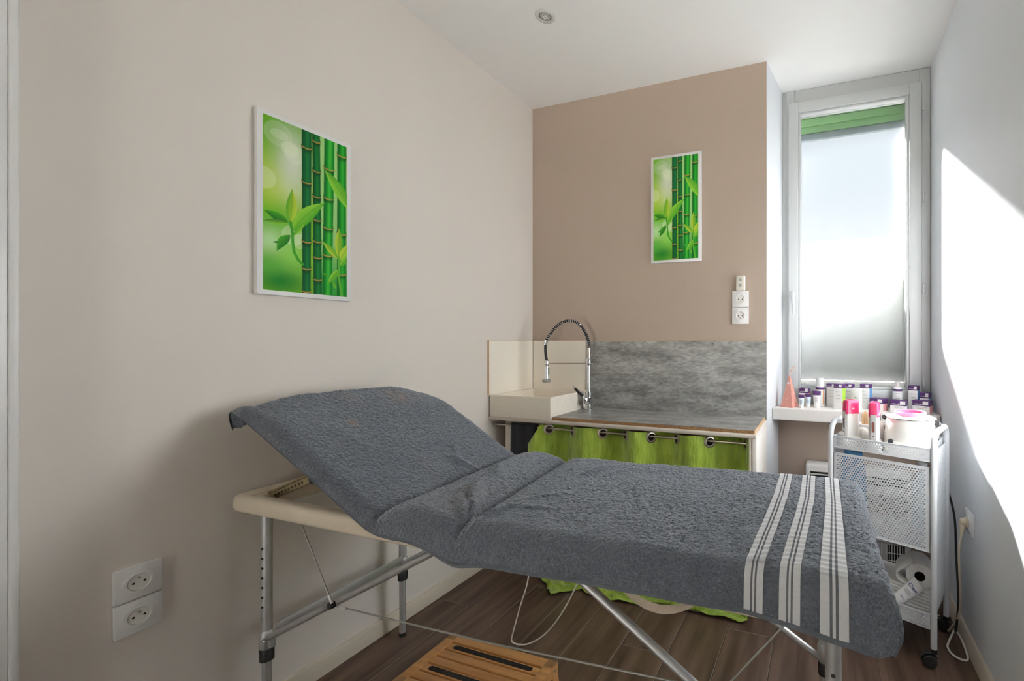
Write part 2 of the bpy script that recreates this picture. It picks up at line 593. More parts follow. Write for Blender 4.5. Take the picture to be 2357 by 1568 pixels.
# window: fixed frame, sash, frosted pane, hinges, handle
wx0, wx1, wz0, wz1 = -0.200, XR, 0.797, ZC
win = struct('window_1', box(wx0 + 0.02, wx0 + 0.06, YWIN - 0.012, YWIN + 0.06, wz0, wz1), M_pvc)
def ring_frame(x0, x1, z0, z1, wl, wr, wb, wt, y0, y1, bev=0.003):
    bb = new_bm()
    add_box(bb, x0, x0 + wl, y0, y1, z0, z1, bev)
    add_box(bb, x1 - wr, x1, y0, y1, z0, z1, bev)
    add_box(bb, x0 + wl - 0.001, x1 - wr + 0.001, y0, y1, z0, z0 + wb, bev)
    add_box(bb, x0 + wl - 0.001, x1 - wr + 0.001, y0, y1, z1 - wt, z1, bev)
    return bb
obj('fixed_frame', ring_frame(wx0 - 0.01, wx1 - 0.001, wz0, wz1 - 0.001, 0.05, 0.05, 0.055, 0.085, YWIN - 0.004, YWIN + 0.07), M_pvc, win)
sash = obj('sash', ring_frame(-0.169, 0.470, 0.842, 2.424, 0.052, 0.054, 0.045, 0.056, YWIN - 0.030, YWIN + 0.04, 0.004), M_pvc, win)
obj('glazing_bead', ring_frame(-0.1175, 0.4165, 0.8865, 2.3685, 0.014, 0.014, 0.014, 0.014, YWIN - 0.022, YWIN + 0.03, 0.005), M_pvc, sash)
obj('pane', box(-0.106, 0.406, YWIN + 0.006, YWIN + 0.010, 0.898, 2.357), M_frost, sash, smooth=False)
for z in (2.301, 1.848, 1.393, 0.935):
    h = obj('hinge', lathe([(0.0, -0.024), (0.0055, -0.023), (0.0065, -0.001), (0.0055, 0.0), (0.0065, 0.001), (0.0055, 0.023), (0.0, 0.024)], 12, (0.478, YWIN - 0.028, z)), M_pvc, win)
    obj('hinge_leaf', box(0.468, 0.478, YWIN - 0.030, YWIN - 0.026, z - 0.003, z + 0.003), M_pvc, h)
hd = obj('handle', lathe([(0.0, 0.0), (0.016, 0.0), (0.016, 0.006), (0.010, 0.010), (0.009, 0.022), (0.0, 0.024)][::-1], 20, (-0.145, YWIN - 0.030, 1.385), 'Y', 0.75, 1.5), M_pvc, win)
for v in hd.data.vertices:
    v.co.y = (YWIN - 0.030) - (v.co.y - (YWIN - 0.030))
obj('lever', tube([(-0.145, YWIN - 0.052, 1.392), (-0.145, YWIN - 0.060, 1.375), (-0.143, YWIN - 0.060, 1.33), (-0.141, YWIN - 0.056, 1.280)], [0.009, 0.0095, 0.008, 0.006], 12), M_pvc, hd)

# outside: lifted roller shutter, outer reveals, neighbour house in shade
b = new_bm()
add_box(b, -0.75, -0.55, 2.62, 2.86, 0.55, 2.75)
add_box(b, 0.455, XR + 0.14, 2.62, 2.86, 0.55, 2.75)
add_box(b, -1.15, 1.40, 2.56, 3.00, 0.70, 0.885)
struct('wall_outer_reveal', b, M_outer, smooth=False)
sh = thing('roller_shutter', 'lifted green roller shutter hanging at the top outside the window', 'shutter', (0.157, 2.74, 2.33))
for k in range(7):
    z0 = 2.375 + k * 0.045
    obj('slat', box(-0.545, 0.453, 2.731 - 0.004 * (k % 2), 2.752, z0, z0 + 0.043, 0.006), M_shutter, sh, world=True)
obj('bottom_rail', box(-0.545, 0.453, 2.728, 2.754, 2.335, 2.374, 0.004), M_shutterend, sh, world=True)

nb = struct('neighbour_wall', box(-7.0, 9.5, 9.0, 9.3, -0.5, 3.0), M_render, smooth=False)
obj('coping', box(-7.0, 9.5, 8.95, 9.35, 3.0, 3.08), M_render3, nb, smooth=False)
ps = thing('privacy_screen', 'white privacy screen standing outside the lower half of the window', 'screen', (0.60, 2.93, 0.885))
obj('panel', box(-1.10, 1.30, 2.920, 2.932, 0.890, 1.610, 0.002), M_screen, ps, world=True)
obj('top_rail', box(-1.10, 1.30, 2.914, 2.938, 1.612, 1.638, 0.002), M_screen, ps, world=True)
for xq in (-1.08, -0.40, 0.60, 1.26):
    obj('post', box(xq, xq + 0.03, 2.932, 2.960, 0.885, 1.640, 0.002), M_screen, ps, world=True)
struct('ground_outside', box(-9, 9, -12, 14, -0.62, -0.5), M_ground, smooth=False)

# ------------------------------------------------------------------ massage table
tb = thing('massage_table', 'portable cream massage table on aluminium legs, backrest raised', 'massage table', (-0.755, 1.03, 0))
legs = [(-1.513, 0.807), (-1.526, 1.249), (0.019, 0.790), (0.007, 1.275)]
FB, FT = 0.652, 0.700
# padded frame rails
obj('frame_rail', box(-1.578, 0.070, 0.757, 0.797, FB, FT, 0.014, 4), M_vinyl, tb, world=True)
obj('frame_rail', box(-1.578, 0.070, 1.262, 1.315, FB, FT, 0.014, 4), M_vinyl, tb, world=True)
obj('head_rail', box(-1.578, -1.500, 0.760, 1.312, FB + 0.002, FT + 0.001, 0.013, 4), M_vinyl, tb, world=True)
obj('vinyl_patch', box(-1.562, -1.512, 0.772, 0.835, FT + 0.0005, FT + 0.0030, 0.001), M_vinyl, tb, world=True)
obj('foot_rail', box(0.000, 0.072, 0.760, 1.312, FB + 0.002, FT - 0.002, 0.013, 4), M_vinyl, tb, world=True)
# cushions under the towel
def slab(name, x0, x1, z0, z1):
    return obj(name, box(x0, x1, 0.785, 1.275, z0, z1, 0.015, 3), M_vinyl, tb, world=True)
slab('seat_cushion', -1.005, -0.765, FT - 0.004, 0.713)
slab('leg_cushion', -0.735, 0.068, FT - 0.004, 0.727)
bb = box(-0.49, -0.02, 0.795, 1.255, -0.056, -0.032, 0.011, 3)
rot_bm(bb, Matrix.Translation((-1.012, 0, 0.727)) @ Matrix.Rotation(math.atan(0.522), 4, 'Y'))
obj('backrest_cushion', bb, M_vinyl, tb, world=True)
# ratchet bars holding the backrest
for yy in (0.812, 1.245):
    a, c = Vector((-1.520, yy, 0.682)), Vector((-1.300, yy, 0.772))
    dv = (c - a)
    L = dv.length
    Mx = Matrix.Translation(a) @ Matrix.Rotation(-math.atan2(dv.z, dv.x), 4, 'Y')
    rb = obj('ratchet_bar', rot_bm(box(0, L, -0.004, 0.008, -0.014, 0.006, 0.001), Mx), M_brass, tb, world=True)
    obj('slide_cover', rot_bm(box(0.0, L + 0.004, -0.006, 0.011, 0.007, 0.013, 0.001), Mx), M_brass, rb, world=True)
    obj('clip', rot_bm(box(L - 0.035, L - 0.003, -0.009, 0.012, -0.018, 0.012, 0.003), Mx), M_black, rb, world=True)
    for k in range(9):
        hx = 0.045 + k * 0.0155
        tri = prism([(hx - 0.003, -0.001), (hx + 0.005, -0.001), (hx + 0.002, -0.008)], -0.0048, -0.0038, 'XZ')
        obj('notch', rot_bm(tri, Mx), M_dark, rb, world=True, smooth=False)
# legs
def leg(x, y, holes):
    lg = obj('leg', tube([(x, y, 0.285), (x, y, 0.66)], 0.0133, 20), M_alu, tb, world=True)
    obj('lower_tube', tube([(x, y, 0.008), (x, y, 0.30)], 0.0113, 20), M_alu, lg, world=True)
    obj('clamp_collar', lathe([(0.0155, 0.252), (0.0178, 0.256), (0.0178, 0.294), (0.0150, 0.302), (0.0135, 0.304)], 20, (x, y, 0)), M_alu, lg, world=True)
    bq = new_bm()
    add_box(bq, x - 0.004, x + 0.030, y - 0.007, y + 0.007, 0.258, 0.296, 0.003)
    obj('clamp_lug', bq, M_alu, lg, world=True)
    obj('clamp_bolt', lathe([(0.0, -0.022), (0.0045, -0.0215), (0.005, -0.018), (0.003, -0.016), (0.003, 0.0)], 10, (x + 0.020, y, 0.286), 'Y'), M_steel, lg, world=True)
    obj('plastic_sleeve', lathe([(0.0118, 0.216), (0.0165, 0.217), (0.0170, 0.250), (0.0150, 0.253)], 20, (x, y, 0)), M_black, lg, world=True)
    obj('foot_cap', lathe([(0.0, 0.0), (0.0125, 0.0), (0.0130, 0.012), (0.0115, 0.014)], 20, (x, y, 0)), M_rubber, lg, world=True)
    if holes:
        az = math.atan2(-y, -x) + holes
        dx, dy = math.cos(az), math.sin(az)
        for k in range(7):
            zz = 0.541 - 0.0277 * k
            p = Vector((x + dx * 0.0128, y + dy * 0.0128, zz))
            q = Vector((x + dx * 0.0137, y + dy * 0.0137, zz))
            obj('adjustment_hole', tube([p, q], 0.0036, 10), M_dark, lg, world=True)
        p = Vector((x + dx * 0.013, y + dy * 0.013, 0.345))
        obj('lock_button', tube([p, p + Vector((dx, dy, 0)) * 0.004], [0.004, 0.003], 10), M_steel, lg, world=True)
    return lg
leg(*legs[0], -0.80)
leg(*legs[1], 0)
l3 = leg(*legs[2], 0)
leg(*legs[3], 0)
az = math.atan2(-legs[2][1], -legs[2][0])
p = Vector((legs[2][0] + math.cos(az) * 0.0128, legs[2][1] + math.sin(az) * 0.0128, 0.570))
for zz in (0.575, 0.548, 0.52):
    p.z = zz
    obj('adjustment_hole', tube([p, p + Vector((math.cos(az), math.sin(az), 0)) * 0.0009], 0.0036, 12), M_dark, l3, world=True)
# flat cross bars between the legs at each end
def flat_bar(a, c, h, t):
    a, c = Vector(a), Vector(c)
    d = c - a
    M_ = Matrix.Translation(a) @ Matrix.Rotation(math.atan2(d.y, d.x), 4, 'Z')
    return rot_bm(box(0, d.length, -t / 2, t / 2, -h / 2, h / 2, 0.001), M_)
obj('cross_bar', flat_bar((-1.498, 0.822, 0.302), (-1.512, 1.236, 0.302), 0.030, 0.004), M_alu, tb, world=True)
obj('cross_bar', flat_bar((0.024, 0.806, 0.302), (0.020, 1.262, 0.302), 0.030, 0.004), M_alu, tb, world=True)
# struts
def strut(a, c):
    return obj('strut', tube([a, c], 0.0088, 16), M_alu, tb, world=True)
strut((-1.487, 0.800, 0.292), (-0.860, 0.800, 0.640))
strut((-1.500, 1.255, 0.292), (-0.860, 1.258, 0.640))
strut((0.000, 0.790, 0.345), (-0.490, 0.790, 0.655))
strut((-0.005, 1.270, 0.262), (-0.640, 1.268, 0.640))
for p, c in (((-1.210, 0.788, 0.4455), M_black), ((-0.191, 0.778, 0.466), M_black)):
    obj('joint_knob', lathe([(0.0, -0.010), (0.0085, -0.009), (0.0095, 0.0), (0.0085, 0.004), (0.0, 0.004)], 14, p, 'Y'), c, tb, world=True)
obj('strut_bolt', lathe([(0.0, -0.008), (0.005, -0.007), (0.005, 0.0), (0.0, 0.002)], 10, (-1.243, 0.793, 0.428), 'Y'), M_steel, tb, world=True)
# tension wires
def wire(pts, r=0.0021):
    return obj('tension_wire', tube(pts, r, 8), M_wire, tb, world=True)
wire([(-1.205, 0.784, 0.452), (-1.341, 0.786, 0.660)])
wire([(-1.188, 0.786, 0.446), (-0.70, 0.786, 0.462), (-0.225, 0.786, 0.489)])
wire([(-0.191, 0.784, 0.470), (-0.040, 0.790, 0.664)])
wire([(-1.205, 1.262, 0.452), (-1.341, 1.262, 0.660)])
for a, c in (((-1.205, 0.784, 0.452), (-1.2175, 0.784, 0.471)), ((-1.180, 0.786, 0.4463), (-1.155, 0.786, 0.447))):
    obj('wire_sleeve', tube([a, c], 0.0036, 10), M_silver, tb, world=True)
# carrying strap hanging below the near rail
cv = []
for k in range(25):
    t = k / 24
    xx = -0.372 + 0.165 * t
    zz = 0.668 - 0.035 * math.sin(math.pi * t) ** 0.75
    cv.append((xx, 0.772 - 0.006 * math.sin(math.pi * t), zz))
bs = new_bm()
va = [[bs.verts.new((x_ , y_ - dy, z_ + dz)) for dy, dz in ((0.0, 0.007), (0.008, -0.004), (0.010, -0.003), (0.002, 0.009))] for x_, y_, z_ in cv]
for i in range(len(va) - 1):
    for k in range(4):
        bs.faces.new((va[i][k], va[i][(k + 1) % 4], va[i + 1][(k + 1) % 4], va[i + 1][k]))
obj('carry_strap', bs, M_strap, tb, world=True)
# thin pull cord hanging under the table
pts = [(-0.756, 1.0, 0.655), (-0.757, 1.0, 0.50), (-0.787, 1.0, 0.40), (-0.812, 1.0, 0.318), (-0.8145, 1.0, 0.303), (-0.806, 1.0, 0.297), (-0.785, 1.0, 0.298),
       (-0.755, 1.0, 0.308), (-0.712, 1.0, 0.338), (-0.672, 1.0, 0.384), (-0.636, 1.0, 0.440), (-0.604, 1.0, 0.503), (-0.580, 1.0, 0.56), (-0.568, 1.0, 0.655)]
def smooth_path(pts, n=6):
    P = [Vector(p) for p in pts]
    P = [P[0] * 2 - P[1]] + P + [P[-1] * 2 - P[-2]]
    out = []
    for i in range(1, len(P) - 2):
        for k in range(n):
            t = k / n
            a, b_, c, d = P[i - 1], P[i], P[i + 1], P[i + 2]
            out.append(0.5 * ((2 * b_) + (c - a) * t + (2 * a - 5 * b_ + 4 * c - d) * t * t + (3 * b_ - a - 3 * c + d) * t ** 3))
    out.append(P[-2])
    return out
obj('pull_cord', tube(smooth_path(pts), 0.0019, 8), M_cable_w, tb, world=True)

# ------------------------------------------------------------------ towel on the table
RT = 0.030
A0, A1 = -1.500, 0.075           # head and foot edges of the padded top
YN, YF = 0.775, 1.285
pX = np.array([-1.60, -1.50, -1.30, -1.08, -1.035, -1.015, -0.995, -0.96, -0.90, -0.84, -0.79, -0.765, -0.748, -0.730, -0.70, -0.64, -0.55, -0.30, 0.0, 0.05, 0.09])
pZ = np.array([1.020, 0.970, 0.868, 0.757, 0.738, 0.730, 0.7205, 0.740, 0.748, 0.744, 0.734, 0.725, 0.7150, 0.731, 0.740, 0.744, 0.744, 0.748, 0.751, 0.749, 0.746])
fx_ = np.linspace(-1.6, 0.09, 1700)
fz_ = np.interp(fx_, pX, pZ)
ker = np.hanning(11)
ker /= ker.sum()
fz_s = np.convolve(np.pad(fz_, 5, mode='edge'), ker, 'valid')
ker2 = np.hanning(161)
ker2 /= ker2.sum()
fz_ss = np.convolve(np.pad(fz_s, 80, mode='edge'), ker2, 'valid')
def near_drop(x):
    return np.interp(x, [-1.53, -1.468, -1.248, -1.05, -1.0, -0.932, -0.82, -0.74, -0.583, -0.295, -0.112, -0.03, 0.03, 0.08, 0.2],
                     [0.045, 0.046, 0.042, 0.046, 0.050, 0.066, 0.074, 0.082, 0.084, 0.078, 0.077, 0.084, 0.092, 0.092, 0.092])
def crease_shift(X, Y):
    s = np.interp(X, [-1.35, -1.05, -0.98, -0.80, -0.70, -0.45], [0, 0.06, 0.07, 0.156, 0.156, 0.0])
    return X + s * (Y - 0.745)
def top_z(X, Y):
    z = np.interp(crease_shift(X, Y), fx_, fz_s)
    # gentle crown and body folds
    c1 = crease_shift(X, Y) + 0.996 + 0.004 * vnoise(Y * 14, X * 0, 7)
    c2 = crease_shift(X, Y) + 0.748 + 0.005 * vnoise(Y * 12, X * 0, 8)
    z = z - 0.009 * np.exp(-(c1 / 0.006) ** 2) - 0.007 * np.exp(-(c2 / 0.006) ** 2)
    # rounded far and near head corners
    hc = np.clip((-1.36 - X) / 0.14, 0, 1)
    z = z - 0.035 * (hc * np.clip((Y - 1.17) / 0.115, 0, 1)) ** 1.5 - 0.020 * (hc * np.clip((0.90 - Y) / 0.125, 0, 1)) ** 1.5
    z = z + 0.0035 * vnoise(X * 5.0 + 3, Y * 5.0, 3) + 0.0016 * vnoise(X * 16, Y * 16, 5)
    for (x0, y0, x1, y1, w, h) in WR:
        dx, dy = x1 - x0, y1 - y0
        L2 = dx * dx + dy * dy
        t = np.clip(((X - x0) * dx + (Y - y0) * dy) / L2, 0, 1)
        d2 = (X - x0 - t * dx) ** 2 + (Y - y0 - t * dy) ** 2
        z = z + h * np.exp(-d2 / (w * w)) * np.sin(np.pi * (0.15 + 0.7 * t))
    return z
WR = [(-0.90, 0.98, -0.80, 0.84, 0.012, 0.013), (-0.86, 0.93, -0.775, 0.79, 0.010, 0.013), (-0.82, 0.90, -0.745, 0.78, 0.009, 0.014),
      (-0.80, 1.02, -0.775, 0.90, 0.012, 0.006), (-0.96, 1.12, -0.88, 1.02, 0.014, 0.008), (-1.12, 1.08, -1.03, 1.10, 0.013, 0.009),
      (-1.18, 1.15, -1.05, 1.06, 0.012, 0.006), (-0.62, 1.24, -0.66, 1.12, 0.016, 0.010), (-0.55, 1.23, -0.60, 1.13, 0.014, 0.007),
      (-0.70, 0.90, -0.60, 0.98, 0.012, 0.005), (-0.73, 0.84, -0.60, 0.86, 0.012, 0.008), (-1.36, 0.86, -1.22, 0.90, 0.03, 0.005),
      (-0.20, 1.10, -0.02, 1.05, 0.03, 0.003), (-0.72, 0.775, -0.69, 0.84, 0.010, 0.012), (-0.885, 0.90, -0.80, 0.80, 0.008, 0.008), (-0.845, 0.86, -0.765, 0.775, 0.007, 0.009), (-0.80, 0.85, -0.74, 0.775, 0.006, 0.008)]

def towel_pos(X, B, ea_scale=1.0):
    """X: flat length coordinate (may pass the head or foot edge); B: across, <0 near skirt fraction, 0..1 top, >1 far skirt"""
    Yc = YN + np.clip(B, 0, 1) * (YF - YN)
    Xc = np.clip(X, A0, A1)
    eb = np.where(B < 0, -B * (near_drop(X) + 0.017), 0) - np.where(B > 1, (B - 1) * 0.075, 0)
    ea = np.where(X > A1, X - A1, 0) - np.where(X < A0, A0 - X, 0)
    hyp = np.sqrt(ea * ea + eb * eb) + 1e-9
    e = (np.abs(ea) ** 5 + np.abs(eb) ** 5) ** 0.2 + 1e-9
    nx, ny = ea / hyp, -eb / hyp
    th_ = np.minimum(e / RT, math.pi / 2)
    rest = np.maximum(e - RT * math.pi / 2, 0)
    lat = RT * np.sin(th_) + rest * 0.10
    drop = RT * (1 - np.cos(th_)) + rest * 0.99
    # soft waves in the hanging part
    wav = np.clip(rest * 12, 0, 1)
    lat = lat + wav * 0.006 * vnoise(X * 9 + 1, Yc * 9 + 2, 11)
    PX, PY = Xc + nx * lat, Yc + ny * lat
    wz = np.clip(-B, 0, 1) * 0.95
    PZ = top_z(Xc, Yc) * (1 - wz) + np.interp(Xc, fx_, fz_ss) * wz - drop
    # the head corner of the towel sticks out towards the wall
    k = np.exp(-(((X - (A0 - 0.085)) / 0.06) ** 2 + ((B + 0.9) / 0.9) ** 2))
    PX = PX - 0.052 * k
    k2 = np.exp(-(((X - (A1 + 0.07)) / 0.05) ** 2 + ((B + 0.55) / 0.6) ** 2))
    PX = PX + 0.018 * k2
    k3 = np.exp(-(((X - (A1 + 0.02)) / 0.05) ** 2)) * np.clip(-B, 0, 1)
    PZ = PZ - 0.012 * k3
    PZ = PZ + 0.022 * k
    PX = PX - 0.018 * np.clip((1.1 - Yc) / 0.35, 0, 1) * np.clip((X + 0.35) / 0.3, 0, 1) * np.clip((A1 - 0.02 - X) / 0.06, 0, 1)
    return PX, PY, PZ

def head_over(B):
    return np.interp(B, [-1, -0.2, 0.2, 1, 2], [0.120, 0.095, 0.065, 0.06, 0.06])
def foot_over(B):
    return np.interp(B, [-1, 0, 0.3, 1, 2], [0.095, 0.095, 0.085, 0.062, 0.058])

BANDS = [(-0.112, -0.078), (-0.050, -0.016), (0.010, 0.044)]
def in_band(X):
    m_ = np.zeros_like(X)
    for a, c in BANDS:
        m_ = np.maximum(m_, ((X > a - 0.001) & (X < c + 0.001)).astype(float))
    return m_

def towel_grid(xs_frac, Bs):
    T, B = np.meshgrid(xs_frac, Bs, indexing='ij')
    lo = A0 - head_over(B)
    hi = A1 + foot_over(B)
    X = np.where(T < 0.5, A0 + (lo - A0) * np.clip((0.06 - T) / 0.06, 0, 1), 0)
    X = np.where(T >= 0.06, A0 + (A1 - A0) * np.clip((T - 0.06) / 0.88, 0, 1), X)
    X = np.where(T > 0.94, A1 + (hi - A1) * (T - 0.94) / 0.06, X)
    return X, B

na = 720
xs = np.concatenate([np.linspace(0, 0.06, 26)[:-1], np.linspace(0.06, 0.94, na)[:-1], np.linspace(0.94, 1.0, 32)])
Bs = np.concatenate([np.linspace(-1, 0, 46)[:-1], np.linspace(0, 1, 236)[:-1], np.linspace(1, 2, 26)])
TX, TB = towel_grid(xs, Bs)
PX, PY, PZ = towel_pos(TX, TB)
def normals(PX, PY, PZ):
    P_ = np.stack([PX, PY, PZ], -1)
    du = np.gradient(P_, axis=0)
    dv = np.gradient(P_, axis=1)
    n = np.cross(du, dv)
    n /= np.linalg.norm(n, axis=-1, keepdims=True) + 1e-12
    return P_, n
P_, Nn = normals(PX, PY, PZ)
bandm = in_band(TX)
fl = rng.normal(0, 1, TX.shape) * 0.0007 + 0.0012 * vnoise(TX * 150, TB * 84, 21) + 0.0011 * vnoise(TX * 290, TB * 160, 22)
fl = fl * np.clip((1.0 + TB) * 9, 0.15, 1) * np.clip((1 - np.minimum((TX - A1) / foot_over(TB), 1)) * 8, 0.15, 1)
fl = np.where(bandm > 0.5, -0.0012, fl + 0.0008)
V = P_ + Nn * fl[..., None]
na_, nb_ = TX.shape
quads = grid_quads(na_, nb_)
me = np_mesh('towel', V.reshape(-1, 3), quads)
st = np.zeros(TX.shape)
Yfl = YN + TB * (YF - YN)
for (sx_, sy_, r_, s_) in [(-1.34, 0.93, 0.012, 0.75), (-1.44, 1.16, 0.035, 0.45), (-1.46, 1.00, 0.025, 0.22), (-0.99, 1.27, 0.010, 0.7), (-1.12, 0.99, 0.012, 0.25),
                           (-0.86, 0.91, 0.05, 0.15), (-0.83, 0.83, 0.07, 0.12), (-0.84, 0.965, 0.008, 0.6), (-0.78, 0.97, 0.012, 0.35)]:
    st = np.maximum(st, s_ * np.exp(-((TX - sx_) ** 2 + (Yfl - sy_) ** 2) / (r_ * r_)) * np.clip(0.55 + 0.9 * vnoise(TX * 260, Yfl * 260, 31), 0, 1))
att = me.attributes.new('stain', 'FLOAT', 'POINT')
att.data.foreach_set('value', st.ravel().astype(np.float32))
towel = obj('towel', me, M_terry, angle=180)
tag(towel, 'charcoal terry towel with white striped end, spread over the massage table', 'towel')
TOWEL_W = Matrix.Identity(4)
# three woven bands, each two white ribbons with fine grey-white-grey lines between
for (a, c) in BANDS:
    cuts = [0.0, 0.36, 0.455, 0.545, 0.64, 1.0]
    segs = [(0.0, 0.345, 0), (0.345, 0.445, 1), (0.445, 0.555, 0), (0.555, 0.655, 1), (0.655, 1.0, 0)]
    allv, allq, mi, base = [], [], [], 0
    for (f0, f1, mm) in segs:
        xb_ = a + (c - a) * np.linspace(f0, f1, 6 if mm == 0 else 3)
        Bb = np.concatenate([np.linspace(-0.94, 0, 40)[:-1], np.linspace(0, 1, 240)[:-1], np.linspace(1, 1.99, 26)])
        X_, B_ = np.meshgrid(xb_, Bb, indexing='ij')
        P2, N2 = normals(*towel_pos(X_, B_))
        yq = YN + B_ * (YF - YN)
        puck = 0.0011 * np.sin(yq * 2 * math.pi / 0.021 + 5 * vnoise(yq * 18, X_ * 4, 41)) * np.clip((B_ + 0.25) * 4, 0, 1) * (1 if mm == 0 else 0.6)
        P2 = P2 + N2 * (0.0016 + puck)[..., None]
        allv.append(P2.reshape(-1, 3))
        q = grid_quads(*X_.shape) + base
        base += X_.size
        allq.append(q)
        mi += [mm] * len(q)
    mb = np_mesh('woven_band', np.concatenate(allv), np.concatenate(allq))
    mb.materials.append(M_band_w)
    mb.materials.append(M_band_g)
    mb.polygons.foreach_set('material_index', mi)
    o = obj('woven_band', mb, [M_band_w, M_band_g], towel, angle=180)
    o['label'] = 'white satin band with fine grey lines'
# hem along the near edge and the foot end
def strip(Xa, Ba, off):
    P2, N2 = normals(*towel_pos(Xa, Ba))
    return P2 + N2 * off
Xh, Bh = np.meshgrid(np.linspace(A0, A1, 300), np.linspace(-1.01, -0.93, 4), indexing='ij')
o = obj('side_hem', np_mesh('side_hem', strip(Xh, Bh, 0.0022).reshape(-1, 3), grid_quads(*Xh.shape)), M_hem, towel, angle=180)
Bq = np.linspace(-1.0, 1.9, 180)
Fq = np.linspace(0.83, 1.01, 8)
Fm, Bm = np.meshgrid(Fq, Bq, indexing='ij')
Xq = A1 + foot_over(Bm) * Fm
hv = strip(Xq, Bm, 0.0012)
hv = hv + np.stack([np.zeros_like(Xq), np.zeros_like(Xq), 0.0012 * np.sin(Bm * 130) * (1.01 - Fm) * 5], -1)
o = obj('end_hem', np_mesh('end_hem', hv.reshape(-1, 3), grid_quads(*Xq.shape)), M_hem, towel, angle=180)

# ------------------------------------------------------------------ wooden step stool
SZ = 0.22
st_o = thing('step_stool', 'small honey-coloured wooden slatted step stool under the massage table', 'step stool', (-0.90, 0.97, 0))
k_ = (1.136 - SZ) / (1.136 - 0.20)
sx0, sx1, sy0, sy1 = -1.118 * k_, -0.727 * k_, 0.878 * k_, 1.093 * k_
b_ = 0.030
for xa in (sx0, sx1 - b_):
    obj('side_rail', box(xa, xa + b_, sy0 + 0.026, sy1 - 0.026, SZ - 0.032, SZ, 0.0012), M_wood, st_o, world=True)
obj('end_rail', box(sx0 + b_ + 0.0006, sx1 - b_ - 0.0006, sy1 - 0.030, sy1, SZ - 0.032, SZ - 0.0005, 0.0015), M_wood, st_o, world=True)
obj('end_rail', box(sx0 + b_ + 0.0006, sx1 - b_ - 0.0006, sy0, sy0 + 0.030, SZ - 0.032, SZ - 0.0005, 0.0015), M_wood, st_o, world=True)
for (xa, ox) in ((sx0, -0.028), (sx1 - b_, 0.028)):
    for (ya, oy) in ((sy0, -0.010), (sy1 - 0.026, 0.010)):
        lb = new_bm()
        vs = []
        for z, s in ((0.0, 1.0), (SZ - 0.033, 0.0), (SZ, 0.0)):
            vs.append([lb.verts.new((xa + ox * s + dx, ya + oy * s + dy, z)) for dx, dy in ((0, 0), (b_, 0), (b_, 0.026), (0, 0.026))])
        for i in range(2):
            for k in range(4):
                lb.faces.new((vs[i][k], vs[i][(k + 1) % 4], vs[i + 1][(k + 1) % 4], vs[i + 1][k]))
        lb.faces.new(vs[0][::-1])
        lb.faces.new(vs[2])
        lg = obj('leg', lb, M_wood, st_o, world=True)
        obj('end_grain', box(xa + 0.0006, xa + b_ - 0.0006, ya + 0.0006, ya + 0.0254, SZ - 0.0002, SZ + 0.0006), M_woodend, lg, world=True, smooth=False)
        if ox > 0:
            obj('screw', lathe([(0.0, 0.002), (0.0032, 0.0018), (0.0036, 0.0)], 12, (xa + b_, ya + 0.013, SZ - 0.017), 'X'), M_steel, lg, world=True)
ys = sy1 - 0.030 - 0.005
n_sl = 5
sw = (sy1 - sy0 - 0.060 - 0.005 * (n_sl + 1)) / n_sl
for k in range(n_sl):
    y1_ = ys - k * (sw + 0.005)
    sl_o = obj('slat', box(sx0 + b_ - 0.002, sx1 - b_ + 0.002, y1_ - sw, y1_, SZ - 0.016, SZ - 0.0025, 0.0015), M_wood, st_o, world=True)
    if k in (0, 3):
        yc = y1_ - sw * 0.5
        r = sw * 0.30
        poly = []
        xl, xr = sx0 + b_ + 0.022, sx1 - b_ - 0.022
        for t in range(13):
            a = math.pi / 2 + math.pi * t / 12
            poly.append((xl + r + r * math.cos(a), yc + r * math.sin(a)))
        for t in range(13):
            a = -math.pi / 2 + math.pi * t / 12
            poly.append((xr - r + r * math.cos(a), yc + r * math.sin(a)))
        g = obj('grip_strip', prism(poly, SZ - 0.0025, SZ - 0.0015, 'XY'), M_grip, sl_o, world=True)
obj('stretcher', box(sx0 - 0.010, sx1 + 0.010, sy1 - 0.020, sy1 - 0.006, 0.070, 0.095, 0.002), M_wood, st_o, world=True)

# ------------------------------------------------------------------ counter with sink
CZ = 0.752
ct = thing('counter_unit', 'narrow painted wooden counter frame along the taupe wall', 'counter', (-0.93, 1.98, 0))
obj('front_rail', box(XL + 0.001, XW, 1.793, 1.812, CZ - 0.018, CZ, 0.006, 3), M_counter, ct, world=True)
obj('top_board', box(XL + 0.001, XW - 0.001, 1.812, YB - 0.001, CZ - 0.016, CZ - 0.001), M_counter_w, ct, world=True)
obj('side_panel', box(XW - 0.018, XW, 1.800, YB - 0.001, 0.0, CZ - 0.0185, 0.001), M_counter_w, ct, world=True)
obj('front_post', tube([(-0.279, 1.812, 0.0), (-0.279, 1.812, CZ - 0.018)], 0.011, 14), M_counter, ct, world=True)
obj('left_post', box(-1.555, -1.518, 1.86, 1.88, 0.0, CZ - 0.018, 0.002), M_counter, ct, world=True)
obj('back_batten', box(XL + 0.001, XW - 0.02, YB - 0.02, YB - 0.001, 0.40, 0.46, 0.002), M_counter, ct, world=True)

wt = obj('worktop', box(-1.2300, -0.2600, 1.806, YB - 0.0105, CZ, CZ + 0.0155, 0.0), M_conc, smooth=False)
tag(wt, 'grey concrete-look laminate worktop board on the counter', 'worktop')
obj('chipboard_front', box(-1.2300, -0.2600, 1.8045, 1.8062, CZ + 0.0005, CZ + 0.0135), M_chip, wt, smooth=False)
obj('raw_end', box(-0.2602, -0.2588, 1.8045, YB - 0.0105, CZ + 0.0003, CZ + 0.0150), M_edge, wt, smooth=False)

